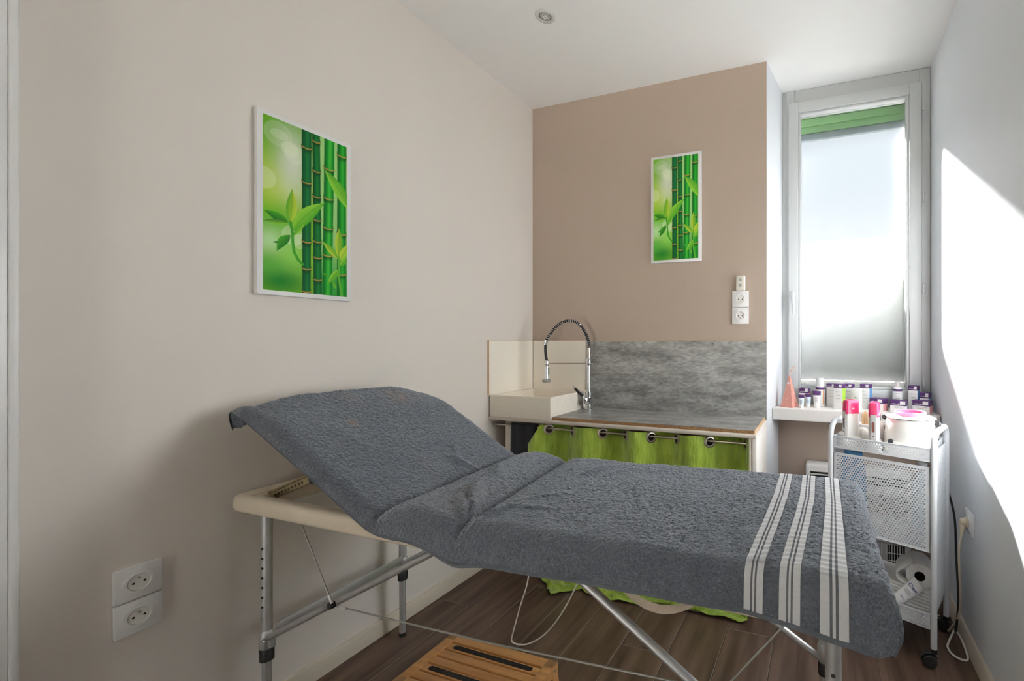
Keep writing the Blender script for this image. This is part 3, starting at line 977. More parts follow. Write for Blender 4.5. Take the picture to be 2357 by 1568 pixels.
# splashback panels on the walls
sp = obj('splashback', box(-1.2480, XW - 0.001, YB - 0.0100, YB - 0.0002, CZ, 1.136), M_conc, smooth=False)
tag(sp, 'wide grey concrete-look splashback panel behind the worktop', 'splashback')
obj('top_edge', box(-1.2480, XW - 0.001, YB - 0.0102, YB - 0.0002, 1.1361, 1.1372), M_edge, sp, smooth=False)
sp2 = obj('splashback', box(XL + 0.0102, -1.2490, YB - 0.0080, YB - 0.0002, 0.80, 1.137), M_cream, smooth=False)
tag(sp2, 'plain cream splashback panel behind the tap', 'splashback')
obj('top_edge', box(XL + 0.0102, -1.2490, YB - 0.0082, YB - 0.0002, 1.1371, 1.1390), M_edge, sp2, smooth=False)
sp3 = obj('splashback', box(XL + 0.0002, XL + 0.0090, 1.793, YB - 0.0105, 0.8602, 1.138), M_cream, smooth=False)
tag(sp3, 'cream splashback panel on the side wall left of the sink', 'splashback')
obj('front_edge', box(XL + 0.0002, XL + 0.0092, 1.7905, 1.7929, 0.8602, 1.138), M_edge, sp3, smooth=False)
obj('top_edge', box(XL + 0.0002, XL + 0.0092, 1.7905, YB - 0.0105, 1.1381, 1.1396), M_edge, sp3, smooth=False)

# stone sink
sk = new_bm()
x0, x1, y0, y1, z0, z1 = XL + 0.0095, -1.2365, 1.797, YB - 0.0115, CZ + 0.0002, 0.860
ix0, ix1, iy0, iy1, iz = x0 + 0.014, x1 - 0.022, y0 + 0.022, y1 - 0.012, z0 + 0.022
O = [sk.verts.new(p) for p in ((x0, y0, z0), (x1, y0, z0), (x1, y1, z0), (x0, y1, z0))]
T = [sk.verts.new(p) for p in ((x0, y0, z1), (x1, y0, z1), (x1, y1, z1), (x0, y1, z1))]
I = [sk.verts.new(p) for p in ((ix0, iy0, z1), (ix1, iy0, z1), (ix1, iy1, z1), (ix0, iy1, z1))]
Bt = [sk.verts.new(p) for p in ((ix0 + 0.01, iy0 + 0.01, iz), (ix1 - 0.01, iy0 + 0.01, iz), (ix1 - 0.01, iy1 - 0.01, iz), (ix0 + 0.01, iy1 - 0.01, iz))]
sk.faces.new(O[::-1])
for a in range(4):
    c = (a + 1) % 4
    sk.faces.new((O[a], O[c], T[c], T[a]))
    sk.faces.new((T[a], T[c], I[c], I[a]))
    sk.faces.new((I[a], I[c], Bt[c], Bt[a]))
sk.faces.new(Bt)
bmesh.ops.bevel(sk, geom=list(sk.edges), offset=0.0022, segments=2, affect='EDGES')
sink = thing('stone_sink', 'shallow cream speckled stone sink in the corner', 'sink', (-1.42, 1.97, CZ))
obj('basin', sk, M_sink, sink, world=True)
obj('drain', lathe([(0.0, 0.0), (0.020, 0.0), (0.022, 0.002), (0.0, 0.003)][::-1], 20, (-1.42, 1.98, iz)), M_chrome, sink, world=True)

# spring tap
fx, fy = -1.190, 2.080
WZ = CZ + 0.0155
tp = thing('kitchen_tap', 'chrome spring-neck tap with pull-down spray head beside the sink', 'tap', (fx, fy, WZ))
body = obj('body', lathe([(0.022, 0.0), (0.022, 0.003), (0.0165, 0.005), (0.0165, 0.075), (0.0185, 0.077), (0.0185, 0.094), (0.013, 0.096)], 24, (fx, fy, WZ)), M_chrome, tp, world=True)
obj('column', tube([(fx, fy, WZ + 0.09), (fx, fy, 1.030)], 0.0105, 20), M_chrome, tp, world=True)
obj('column_collar', lathe([(0.0125, 1.004), (0.0138, 1.006), (0.0138, 1.040), (0.0125, 1.042)], 20, (fx, fy, 0)), M_chrome, tp, world=True)
obj('spring_sleeve', tube([(fx, fy, 1.03), (fx, fy, 1.098)], 0.0118, 20), M_nickel, tp, world=True)
obj('side_knob', lathe([(0.0, 0.018), (0.004, 0.017), (0.004, 0.0)], 10, (fx + 0.012, fy, 1.012), 'X'), M_chrome, tp, world=True)
hx, hy = -1.425, 2.035      # spray head position above the sink
ctrl = [(0.0, 1.090), (0.0, 1.130), (0.10, 1.190), (0.27, 1.235), (0.48, 1.246), (0.70, 1.228), (0.88, 1.185), (1.00, 1.140), (1.03, 1.10), (1.015, 1.05), (0.99, 1.025)]
hose = smooth_path([(fx + (hx - fx) * t, fy + (hy - fy) * t, z) for t, z in ctrl], 8)
obj('hose', tube(hose, 0.0074, 12), M_rubber, tp, world=True)
# coil around the upper part of the hose
arc = hose[:int(len(hose) * 0.72)]
cum = [0.0]
for a, c in zip(arc[:-1], arc[1:]):
    cum.append(cum[-1] + (c - a).length)
tot = cum[-1]
turns = 34
cp = []
side = Vector((hx - fx, hy - fy, 0)).normalized().cross(Vector((0, 0, 1)))
NP = turns * 10
for k in range(NP + 1):
    s = tot * k / NP
    i = min(max(0, int(np.searchsorted(cum, s)) - 1), len(arc) - 2)
    t = (s - cum[i]) / max(1e-9, cum[i + 1] - cum[i])
    p = arc[i].lerp(arc[i + 1], t)
    tg = (arc[i + 1] - arc[i]).normalized()
    n2 = tg.cross(side).normalized()
    a = 2 * math.pi * k / 10
    cp.append(p + (side * math.cos(a) + n2 * math.sin(a)) * 0.0102)
obj('spring', tube(cp, 0.0013, 6), M_chrome, tp, world=True)
e0 = arc[-1]
e1 = arc[-1] + (arc[-1] - arc[-2]).normalized() * 0.020
obj('spring_cap', tube([e0 - (e1 - e0) * 0.2, e1], 0.0115, 18), M_chrome, tp, world=True)
obj('holder_bar', tube([(fx, fy, 1.014), (hx, hy, 1.012)], 0.0036, 12), M_nickel, tp, world=True)
obj('holder_ring', lathe([(0.0118, 0.998), (0.0132, 1.000), (0.0132, 1.027), (0.0118, 1.029)], 20, (hx, hy, 0)), M_chrome, tp, world=True)
sprh = obj('spray_head', lathe([(0.010, 1.000), (0.0112, 0.995), (0.0120, 0.965), (0.0115, 0.930), (0.013, 0.926)], 20, (hx, hy, 0)), M_chrome, tp, world=True)
obj('spray_face', lathe([(0.013, 0.928), (0.023, 0.924), (0.0245, 0.916), (0.021, 0.909), (0.0, 0.907)], 24, (hx, hy, 0)), M_greybtn, sprh, world=True)
obj('spray_button', box(hx + 0.010, hx + 0.016, hy - 0.006, hy + 0.006, 0.948, 0.990, 0.002), M_greybtn, sprh, world=True)
lvb = Vector((fx + 0.004, fy - 0.012, 0.815))
obj('mixer_knob', rot_bm(lathe([(0.0, -0.030), (0.017, -0.029), (0.0195, -0.024), (0.0195, 0.0), (0.014, 0.010)], 24, (0, 0, 0), 'Y'), Matrix.Translation(lvb) @ Matrix.Rotation(R(18), 4, 'Z')), M_chrome, tp, world=True)
l0, l1 = Vector((fx - 0.004, fy - 0.028, 0.826)), Vector((fx - 0.076, fy - 0.036, 0.892))
lv = obj('lever', tube([l0, l0.lerp(l1, 0.22)], 0.0058, 14), M_chrome, tp, world=True)
obj('lever_grip', tube([l0.lerp(l1, 0.2), l0.lerp(l1, 0.82)], 0.0070, 14), M_black, lv, world=True)
obj('lever_tip', tube([l0.lerp(l1, 0.80), l1], [0.0052, 0.0045], 14), M_chrome, lv, world=True)

# ------------------------------------------------------------------ curtain rod, curtain, hanging towel
RY, RZ = 1.838, 0.705
rod = thing('curtain_rod', 'slim brushed metal rod under the counter front', 'curtain rod', (-0.94, RY, RZ))
obj('pole', tube([(XL + 0.018, RY, RZ), (-0.272, RY, RZ - 0.002)], 0.0058, 14), M_nickel, rod, world=True)
obj('end_cup', lathe([(0.0, 0.002), (0.012, 0.002), (0.012, 0.016), (0.007, 0.022), (0.0, 0.022)], 18, (XL, RY, RZ), 'X'), M_nickel, rod, world=True)

EY = [-1.272, -1.134, -0.975, -0.858, -0.729, -0.607, -0.455, -0.300]
phx = [-1.372] + EY + [-0.283]
php = [-0.72] + list(range(8)) + [7.45]
nx_, nz_ = 360, 150
sX = np.linspace(-1.372, -0.283, nx_)
sT = np.linspace(0, 1, nz_)
CXg, CTg = np.meshgrid(sX, sT, indexing='ij')
ph = np.interp(CXg, phx, php)
LEN = 0.82
TOPZ = 0.728
s = CTg * LEN
zz = TOPZ - s
amp = 0.042 * (1 + 0.25 * vnoise(CXg * 5, CTg * 3, 51))
yy = RY + amp * np.sin(math.pi * ph) + 0.006 * vnoise(CXg * 14, CTg * 5, 52) + 0.003 * vnoise(CXg * 40, CTg * 16, 53)
# the surplus length spills forward over the floor
fl_len = np.maximum(s - (TOPZ - 0.055), 0)
tt = np.clip(fl_len / 0.06, 0, 1)
zz = np.where(fl_len > 0, 0.055 - 0.048 * np.sin(tt * math.pi / 2), zz)
spill = np.interp(CXg, [-1.38, -1.20, -1.10, -0.98, -0.9, -0.7, -0.5, -0.35, -0.28], [0.35, 0.75, 0.60, 0.10, 0.35, 0.35, 0.25, 0.15, 0.10])
ybot = np.interp(CXg, [-1.38, -1.28, -1.20, -1.155, -1.10, -1.03, -0.986, -0.90, -0.80, -0.62, -0.477, -0.37, -0.312, -0.28], [1.75, 1.720, 1.670, 1.645, 1.68, 1.735, 1.715, 1.705, 1.710, 1.734, 1.737, 1.737, 1.734, 1.745]) + 0.006 * vnoise(CXg * 30, CXg * 0, 58)
wf = np.clip(fl_len / (LEN - TOPZ + 0.055), 0, 1) ** 0.8
yh = 1.800 + (yy - RY) * np.clip(1.15 - CTg * 0.6, 0, 1)
yy = np.where(CTg > 0.15, yy + (yh - yy) * np.clip((CTg - 0.15) * 1.5, 0, 1), yy)
yy = yy * (1 - wf) + ybot * wf
zz = zz + np.where(fl_len > 0.03, 0.010 + 0.012 * vnoise(CXg * 16, CTg * 40, 54), 0)
zz = np.maximum(zz, 0.004)
# left edge leans out at the top, drooping header between eyelets
xx = CXg + np.where(CXg < -1.29, (-1.29 - CXg) * 0.9 * (CTg < 2) * np.clip(1 - CTg * 8, 0, 1), 0)
zz = zz - np.clip(1 - CTg * 6, 0, 1) * 0.018 * (1 - np.abs(np.sin(math.pi * ph))) * 0.4
xx = xx + np.clip(-1.10 - CXg, 0, 1) * 0.45 * np.clip(CTg * 1.1 - 0.2, 0, 1)
CV = np.stack([xx, yy, zz], -1)
keep = grid_quads(nx_, nz_)
cen = CV.reshape(-1, 3)[keep].mean(1)
ok = np.ones(len(keep), bool)
for ex in EY:
    iy_ = float(np.interp(ex, sX, np.arange(nx_)))
    j = int(round(iy_))
    ctr = CV[j, int(nz_ * (TOPZ - RZ) / LEN)]
    ok &= np.linalg.norm(cen - ctr, axis=1) > 0.0195
cmesh = np_mesh('curtain', CV.reshape(-1, 3), keep[ok])
cur = obj('curtain', cmesh, M_satin, angle=180)
tag(cur, 'lime green satin eyelet curtain hanging below the counter', 'curtain')
for ex in EY:
    j = int(round(float(np.interp(ex, sX, np.arange(nx_)))))
    kz = int(nz_ * (TOPZ - RZ) / LEN)
    ctr = Vector(CV[j, kz])
    tx = Vector(CV[min(j + 2, nx_ - 1), kz] - CV[max(j - 2, 0), kz]).normalized()
    nrm = tx.cross(Vector((0, 0, 1))).normalized()
    Mq = Matrix.Translation(ctr) @ nrm.to_track_quat('Z', 'Y').to_matrix().to_4x4()
    prof = [(0.0165, -0.003), (0.0175, -0.0042), (0.0225, -0.0042), (0.0260, -0.002), (0.0260, 0.002), (0.0225, 0.0042), (0.0175, 0.0042), (0.0165, 0.003), (0.0165, -0.003)]
    be = new_bm()
    rings = []
    for r_, h_ in prof[:-1]:
        rings.append([be.verts.new((r_ * math.cos(2 * math.pi * q / 28), r_ * math.sin(2 * math.pi * q / 28), h_)) for q in range(28)])
    for i in range(len(rings)):
        ra, rb_ = rings[i], rings[(i + 1) % len(rings)]
        for q in range(28):
            be.faces.new((ra[q], ra[(q + 1) % 28], rb_[(q + 1) % 28], rb_[q]))
    o = obj('eyelet', rot_bm(be, Mq), M_nickel, cur)
    o['label'] = 'dull metal eyelet ring'

# dark hand towel over the rod
ty = []
for k in range(9):
    a = math.pi * k / 8
    ty.append((RY - 0.012 * math.cos(a) * -1 * -1, RZ + 0.010 * math.sin(a)))
prof = [(RY - 0.020, 0.22), (RY - 0.017, 0.45), (RY - 0.013, 0.66)] + [(RY - 0.012 * math.cos(math.pi * k / 8), RZ + 0.004 + 0.009 * math.sin(math.pi * k / 8)) for k in range(9)] + [(RY + 0.014, 0.66), (RY + 0.020, 0.40), (RY + 0.022, 0.30)]
bt = new_bm()
cols = []
for i in range(13):
    xq = -1.492 + 0.150 * i / 12
    cols.append([bt.verts.new((xq, y_ + 0.003 * math.sin(i * 1.1 + z_ * 9), z_)) for y_, z_ in prof])
for i in range(12):
    for k in range(len(prof) - 1):
        bt.faces.new((cols[i][k], cols[i + 1][k], cols[i + 1][k + 1], cols[i][k + 1]))
hto = obj('hand_towel', bt, M_navy)
md = hto.modifiers.new('thick', 'SOLIDIFY')
md.thickness = 0.004
tag(hto, 'very dark navy hand towel hung over the rod beside the curtain', 'hand towel')

# ------------------------------------------------------------------ wall sockets
def socket(label, M_, group=None):
    """plate lies in local XZ, facing -Y"""
    t = thing('wall_socket', label, 'wall socket', group=group)
    t.matrix_world = M_
    t.location = M_.to_translation()
    t.rotation_euler = M_.to_euler()
    WM[t.name] = M_
    pl = obj('plate', box(-0.0405, 0.0405, -0.009, 0.0, -0.0405, 0.0405, 0.0015), M_plast, t)
    pr = [(0.0275, -0.0085), (0.0275, -0.0105), (0.0262, -0.0112), (0.0205, -0.0112), (0.0195, -0.0095), (0.0190, -0.0090)]
    rg = obj('socket_ring', lathe(pr, 36, (0, 0, 0), 'Y', caps=False), M_plast, t)
    b = new_bm()
    ring = [(0.0198, -0.0111), (0.0188, -0.0092), (0.0, -0.0092)]
    obj('well', lathe(ring, 36, (0, 0, 0), 'Y', caps=False), M_ivory, t)
    for sx in (-0.0095, 0.0095):
        obj('contact_hole', lathe([(0.0, -0.0096), (0.0026, -0.0096), (0.0026, -0.0091)][::-1], 12, (sx, 0, -0.001), 'Y'), M_dark, t)
    obj('earth_pin', lathe([(0.0, -0.0150), (0.0020, -0.0145), (0.0024, -0.0130), (0.0024, -0.0090)], 12, (0, 0, 0.0105 if label.startswith('l') else -0.0105), 'Y'), M_nickel, t)
    return t
def face_px(x, y, z):      # on the left wall, facing +X
    return Matrix.Translation((x, y, z)) @ Matrix.Rotation(R(90), 4, 'Z')
def face_my(x, y, z):
    return Matrix.Translation((x, y, z))
def face_mx(x, y, z):      # on the right wall, facing -X
    return Matrix.Translation((x, y, z)) @ Matrix.Rotation(R(-90), 4, 'Z')
socket('low white wall socket on the greige wall, top one of the pair', face_px(XL, 0.590, 0.5395))
socket('low white wall socket on the greige wall, bottom one of the pair', face_px(XL, 0.590, 0.4555))
socket('white wall socket on the taupe wall, directly under the remote', face_my(-0.3795, YB, 1.3435))
socket('white wall socket on the taupe wall, second below the remote', face_my(-0.3800, YB, 1.2610))
sr = socket('white wall socket on the right wall with a beige plug in it', face_mx(XR, 1.850, 0.476))

# beige plug and its cable
pg = thing('power_plug', 'beige plug with cable in the right wall socket', 'plug', (XR - 0.0112, 1.850, 0.476))
obj('plug_body', rot_bm(lathe([(0.0185, 0.0), (0.0185, 0.005), (0.014, 0.008), (0.0125, 0.020), (0.009, 0.024), (0.0, 0.025)], 18, (0, 0, 0), 'X'), Matrix.Translation((XR - 0.0112, 1.850, 0.476)) @ Matrix.Rotation(R(180), 4, 'Z')), M_cable_b, pg, world=True)
obj('strain_relief', tube([(XR - 0.027, 1.850, 0.474), (XR - 0.030, 1.848, 0.446), (XR - 0.031, 1.847, 0.425)], [0.0105, 0.0075, 0.0045], 12), M_cable_b, pg, world=True)
cb = smooth_path([(XR - 0.031, 1.847, 0.43), (XR - 0.038, 1.846, 0.38), (XR - 0.036, 1.855, 0.30), (XR - 0.030, 1.865, 0.20), (XR - 0.030, 1.880, 0.12), (XR - 0.038, 1.925, 0.05), (XR - 0.050, 1.945, 0.012)])
obj('cable', tube(cb, 0.0036, 10), M_cable_b, pg, world=True)

# black cable hanging beside the trolley and a white loop on the floor
cb = smooth_path([(0.470, 1.985, 0.56), (0.489, 1.958, 0.45), (0.488, 1.930, 0.30), (0.487, 1.900, 0.18), (0.482, 1.895, 0.09), (0.476, 1.893, 0.045)])
o = obj('black_cable', tube(cb, 0.0042, 10), M_black)
tag(o, 'black cable hanging down between the trolley and the right wall', 'cable')
cb = smooth_path([(0.474, 1.905, 0.040), (0.452, 1.880, 0.012), (0.440, 1.850, 0.006), (0.446, 1.815, 0.006), (0.468, 1.795, 0.006), (0.490, 1.800, 0.008), (0.493, 1.845, 0.022), (0.489, 1.910, 0.030), (0.482, 1.945, 0.02)])
o = obj('white_cable', tube(cb, 0.0036, 10), M_cable_w)
tag(o, 'white cable looped on the floor by the right baseboard', 'cable')

# remote control resting on the upper back socket
rm = thing('remote_control', 'ivory two-button remote standing on the upper socket of the taupe wall', 'remote control', (-0.377, YB - 0.008, 1.3842))
obj('case', box(-0.399, -0.355, YB - 0.022, YB - 0.001, 1.3842, 1.4600, 0.006, 3), M_remote, rm, world=True)
for sgn, zc in ((1, 1.4345), (-1, 1.4125)):
    obj('arrow_button', prism([(-0.386, zc - sgn * 0.004), (-0.370, zc - sgn * 0.004), (-0.370, zc + sgn * 0.003), (-0.378, zc + sgn * 0.012), (-0.386, zc + sgn * 0.003)], YB - 0.0236, YB - 0.0215, 'XZ'), M_greybtn, rm, world=True)

# ------------------------------------------------------------------ recessed ceiling spot
dl = thing('ceiling_spot', 'round recessed spotlight in the white ceiling', 'spotlight', (-1.096, 1.555, ZC))
obj('trim_ring', lathe([(0.040, 0.0), (0.040, -0.003), (0.036, -0.0055), (0.028, -0.006), (0.0255, -0.003), (0.0245, 0.0)], 40, caps=False), mat('spot_ring', (0.60, 0.59, 0.56), 0.45), dl)
obj('lamp_holder', lathe([(0.0250, -0.001), (0.0240, -0.0025), (0.0225, -0.001)], 36, caps=False), M_dark, dl)
lm = obj('lens', lathe([(0.0228, -0.001), (0.021, -0.0040), (0.0, -0.0045)], 36), mat('spot_lens', (0.42, 0.41, 0.39), 0.12, coat=0.6), dl)
for a in range(4):
    q = math.pi / 4 + a * math.pi / 2
    obj('led_lens', lathe([(0.0045, -0.004), (0.0035, -0.0065), (0.0, -0.0075)], 12, (0.0075 * math.cos(q), 0.0075 * math.sin(q), 0)), M_plast, lm)

# ------------------------------------------------------------------ bamboo canvas prints
def picture(nx, ny):
    """colours (linear) of the bamboo picture on an nx x ny point grid; v runs downwards"""
    u, v = np.meshgrid(np.linspace(0, 1, nx), np.linspace(0, 1, ny), indexing='ij')
    AS = 2.12
    img = np.zeros((nx, ny, 3))
    def C(r, g, b):
        return np.array(srgb(r, g, b))
    img[:] = C(112, 170, 14)
    def blend(mask, col):
        nonlocal img
        img = img * (1 - mask[..., None]) + np.asarray(col) * mask[..., None]
    def blob(cu, cv, ru, rv, col, k=1.0, p=1.0):
        d = ((u - cu) / ru) ** 2 + ((v - cv) / rv) ** 2
        blend(k * np.exp(-d ** p), col)
    blob(0.1, 0.05, 0.35, 0.14, C(88, 156, 2), 0.95)
    blob(0.02, 0.40, 0.4, 0.12, C(170, 200, 55), 0.8)
    blob(0.20, 0.36, 0.35, 0.14, C(190, 212, 90), 0.7)
    blob(0.32, 0.23, 0.18, 0.20, C(214, 220, 200), 0.95)
    blob(0.10, 0.60, 0.35, 0.10, C(96, 176, 40), 0.9)
    blob(0.08, 0.72, 0.20, 0.08, C(190, 224, 170), 0.9)
    blob(0.30, 0.80, 0.2, 0.14, C(140, 205, 90), 0.9)
    blob(0.18, 0.94, 0.32, 0.09, C(14, 120, 40), 0.95)
    blob(0.05, 0.85, 0.15, 0.06, C(80, 170, 70), 0.6)
    def disc(cu, cv, r, k, col=(0.80, 0.86, 0.62), e=1.0):
        d = np.sqrt((u - cu) ** 2 + ((v - cv) * AS * e) ** 2) / r
        blend(k * np.clip((1.0 - d) * 14, 0, 1), col)
    disc(0.16, 0.085, 0.16, 0.18)
    disc(0.17, 0.085, 0.10, 0.22, e=1.6)
    disc(0.29, 0.15, 0.10, 0.35)
    disc(0.34, 0.175, 0.12, 0.25)
    disc(0.0, 0.36, 0.14, 0.28)
    disc(0.32, 0.66, 0.13, 0.30)
    disc(0.40, 0.69, 0.10, 0.25)
    blend(np.clip((u - 0.55) * 20, 0, 1), C(150, 200, 120))
    blend(np.clip((u - 0.55) * 20, 0, 1) * np.clip((v - 0.6) * 3, 0, 1), C(50, 150, 60))
    def stalk(xt, wt, xb, wb, nodes, dark, mid, lite):
        xc = xt + (xb - xt) * v
        w = (wt + (wb - wt) * v) / 2
        for n in nodes:
            w = w + 0.008 * np.exp(-((v - n) / 0.012) ** 2)
        t = (u - xc) / w
        m_ = np.clip((1 - np.abs(t)) * 9, 0, 1)
        sh = np.clip(np.abs(t - 0.15), 0, 1)
        c = np.where((sh < 0.5)[..., None], np.array(mid) + (np.array(lite) - np.array(mid)) * (1 - sh * 2)[..., None], np.array(mid) + (np.array(dark) - np.array(mid)) * ((sh - 0.5) * 2)[..., None])
        blend(m_, [0, 0, 0])
        img[:] = img + c * m_[..., None]
        for n in nodes:
            cv = n + 0.009 * (1 - t * t)
            blend(m_ * np.exp(-((v - cv - 0.012) / 0.014) ** 2) * 0.65, C(10, 50, 24))
            blend(m_ * np.exp(-((v - cv) / 0.0034) ** 2) * 0.9, C(190, 150, 70))
    stalk(0.93, 0.13, 0.925, 0.13, [0.07, 0.585, 0.85], C(6, 90, 30), C(10, 128, 32), C(46, 170, 50))
    stalk(0.765, 0.14, 0.735, 0.13, [0.185, 0.375, 0.565, 0.74], C(6, 96, 34), C(12, 138, 36), C(66, 182, 58))
    stalk(0.595, 0.10, 0.615, 0.11, [0.04, 0.225, 0.385, 0.53, 0.665, 0.765, 0.905], C(4, 70, 34), C(8, 96, 40), C(22, 122, 50))
    stalk(0.480, 0.125, 0.478, 0.105, [0.10, 0.315, 0.68, 0.845, 0.985], C(6, 76, 36), C(8, 92, 44), C(24, 116, 56))
    def leaf(x0, y0, x1, y1, w, c0, c1, bend=0.0, peak=0.4):
        """leaf from base (x0,y0) to tip (x1,y1); picture coordinates, v scaled by AS"""
        dx, dy = x1 - x0, (y1 - y0) * AS
        L = math.hypot(dx, dy)
        tx, ty = dx / L, dy / L
        px, py = u - x0, (v - y0) * AS
        a = (px * tx + py * ty) / L
        q = -px * ty + py * tx - bend * np.sin(np.clip(a, 0, 1) * math.pi)
        aa = np.clip(a, 0, 1)
        prof = np.where(aa < peak, np.sin(aa / peak * math.pi / 2) ** 0.8, np.cos((aa - peak) / (1 - peak) * math.pi / 2) ** 1.2)
        hw = w * prof + 1e-6
        m_ = np.clip((hw - np.abs(q)) * 160, 0, 1) * ((a > 0) & (a < 1))
        k = np.clip(0.5 + 0.5 * q / hw, 0, 1)
        c = np.array(c0) * (1 - k[..., None]) + np.array(c1) * k[..., None]
        img[:] = img * (1 - m_[..., None]) + c * m_[..., None]
        vein = m_ * np.exp(-(q / 0.006) ** 2) * 0.35
        blend(vein, C(40, 120, 30))
    gD, gM, gL, gY = C(22, 104, 34), C(70, 160, 36), C(140, 200, 60), C(186, 206, 60)
    leaf(1.04, 0.42, 0.68, 0.19, 0.085, gL, gM, 0.03, 0.45)
    leaf(0.27, 0.585, 0.0, 0.545, 0.055, gD, gM)
    leaf(0.27, 0.59, -0.02, 0.61, 0.040, gL, gD)
    leaf(0.285, 0.595, 0.31, 0.375, 0.065, gM, gY, 0.01, 0.45)
    leaf(0.31, 0.635, 0.72, 0.405, 0.085, gL, gM, -0.03, 0.42)
    leaf(0.33, 0.66, 0.46, 0.56, 0.035, gM, gL)
    leaf(0.29, 0.66, 0.14, 0.775, 0.055, gD, gM, 0.02, 0.4)
    leaf(0.17, 0.715, 0.09, 0.722, 0.015, gD, gD)
    def stem(pts, w, col):
        for (xa, ya), (xb, yb) in zip(pts[:-1], pts[1:]):
            dx, dy = xb - xa, (yb - ya) * AS
            L2 = dx * dx + dy * dy
            t = np.clip(((u - xa) * dx + (v - ya) * AS * dy) / L2, 0, 1)
            d = np.sqrt((u - xa - t * dx) ** 2 + ((v - ya) * AS - t * dy) ** 2)
            blend(np.clip((w - d) * 160, 0, 1), col)
    stem([(0.29, 0.585), (0.315, 0.64), (0.318, 0.70), (0.335, 0.76), (0.38, 0.80), (0.43, 0.825)], 0.020, C(60, 150, 40))
    leaf(0.88, 0.755, 0.655, 0.655, 0.045, gY, gM, 0.01)
    leaf(0.885, 0.755, 0.895, 0.545, 0.055, gY, gM, 0.0, 0.5)
    leaf(0.90, 0.765, 1.05, 0.63, 0.055, gY, gL)
    leaf(0.91, 0.80, 1.02, 0.73, 0.04, gL, gM)
    leaf(0.90, 0.82, 0.73, 0.935, 0.045, gM, gL)
    leaf(0.75, 0.875, 0.67, 0.86, 0.02, gM, gM)
    stem([(0.885, 0.74), (0.895, 0.80), (0.89, 0.88), (0.93, 1.0)], 0.018, C(90, 170, 50))
    leaf(0.86, 0.955, 0.80, 0.90, 0.02, gL, gM)
    return np.clip(img, 0, 1)

M_print = bpy.data.materials.new('bamboo_print')
M_print.use_nodes = True
_nt = M_print.node_tree
_at = _nt.nodes.new('ShaderNodeAttribute')
_at.attribute_name = 'ink'
_p = _nt.nodes['Principled BSDF']
_nt.links.new(_at.outputs['Color'], _p.inputs['Base Color'])
_p.inputs['Roughness'].default_value = 0.6
_p.inputs['Specular IOR Level'].default_value = 0.15
_nz = _nt.nodes.new('ShaderNodeTexNoise')
_nz.inputs['Scale'].default_value = 900
_bp = _nt.nodes.new('ShaderNodeBump')
_bp.inputs['Strength'].default_value = 0.12
_bp.inputs['Distance'].default_value = 0.0006
_nt.links.new(_nz.outputs['Fac'], _bp.inputs['Height'])
_nt.links.new(_bp.outputs['Normal'], _p.inputs['Normal'])

PWD, PHT, PTH = 0.274, 0.560, 0.018
BR = 0.0145
pnx, pny = 170, 350
gu, gv = np.meshgrid(np.linspace(-PWD / 2 + BR, PWD / 2 - BR, pnx), np.linspace(PHT / 2 - BR, -PHT / 2 + BR, pny), indexing='ij')
pv = np.stack([gu, np.full_like(gu, -PTH - 0.0004), gv], -1)
pme = np_mesh('print', pv.reshape(-1, 3), grid_quads(pnx, pny, True))
ca = pme.color_attributes.new('ink', 'FLOAT_COLOR', 'POINT')
rgba = np.ones((pnx * pny, 4), np.float32)
rgba[:, :3] = picture(pnx, pny).reshape(-1, 3)
ca.data.foreach_set('color', rgba.ravel())
pme.materials.append(M_print)
def canvas(label, M_):
    t = thing('canvas_print', label, 'picture')
    t.location = M_.to_translation()
    t.rotation_euler = M_.to_euler()
    WM[t.name] = M_
    obj('stretched_canvas', box(-PWD / 2, PWD / 2, -PTH, -0.001, -PHT / 2, PHT / 2, 0.002), M_plast, t)
    o = bpy.data.objects.new('print', pme)
    COL.objects.link(o)
    o.parent = t
    o['label'] = 'bamboo stalks and leaves on a bright green ground'
    return t
canvas('bamboo canvas print on the greige left wall above the raised backrest', face_px(XL, 0.961, 1.557))
canvas('bamboo canvas print on the taupe back wall above the worktop', face_my(-0.7145, YB, 1.8245))

# ------------------------------------------------------------------ electric convector under the window
hv_ = thing('convector_heater', 'white electric convector heater on the taupe wall behind the trolley', 'heater', (0.165, 2.35, 0.05))
HX0, HX1, HY0, HY1, HZ0, HZ1 = -0.075, 0.405, 2.300, 2.3815, 0.050, 0.517
bh = new_bm()
add_box(bh, HX0, HX1, HY0, HY1, 0.165, HZ1, 0.012, 3)
obj('casing', bh, M_plast, hv_, world=True)
for k in range(3):
    o = obj('air_slot', box(HX0 + 0.022, HX1 - 0.022, HY0 - 0.0006, HY0 + 0.003, HZ1 - 0.045 - 0.016 * k, HZ1 - 0.037 - 0.016 * k), M_dark, hv_, world=True, smooth=False)
    obj('louvre', box(HX0 + 0.020, HX1 - 0.020, HY0 - 0.003, HY0 + 0.002, HZ1 - 0.0355 - 0.016 * k, HZ1 - 0.031 - 0.016 * k, 0.001), M_plast, o, world=True)

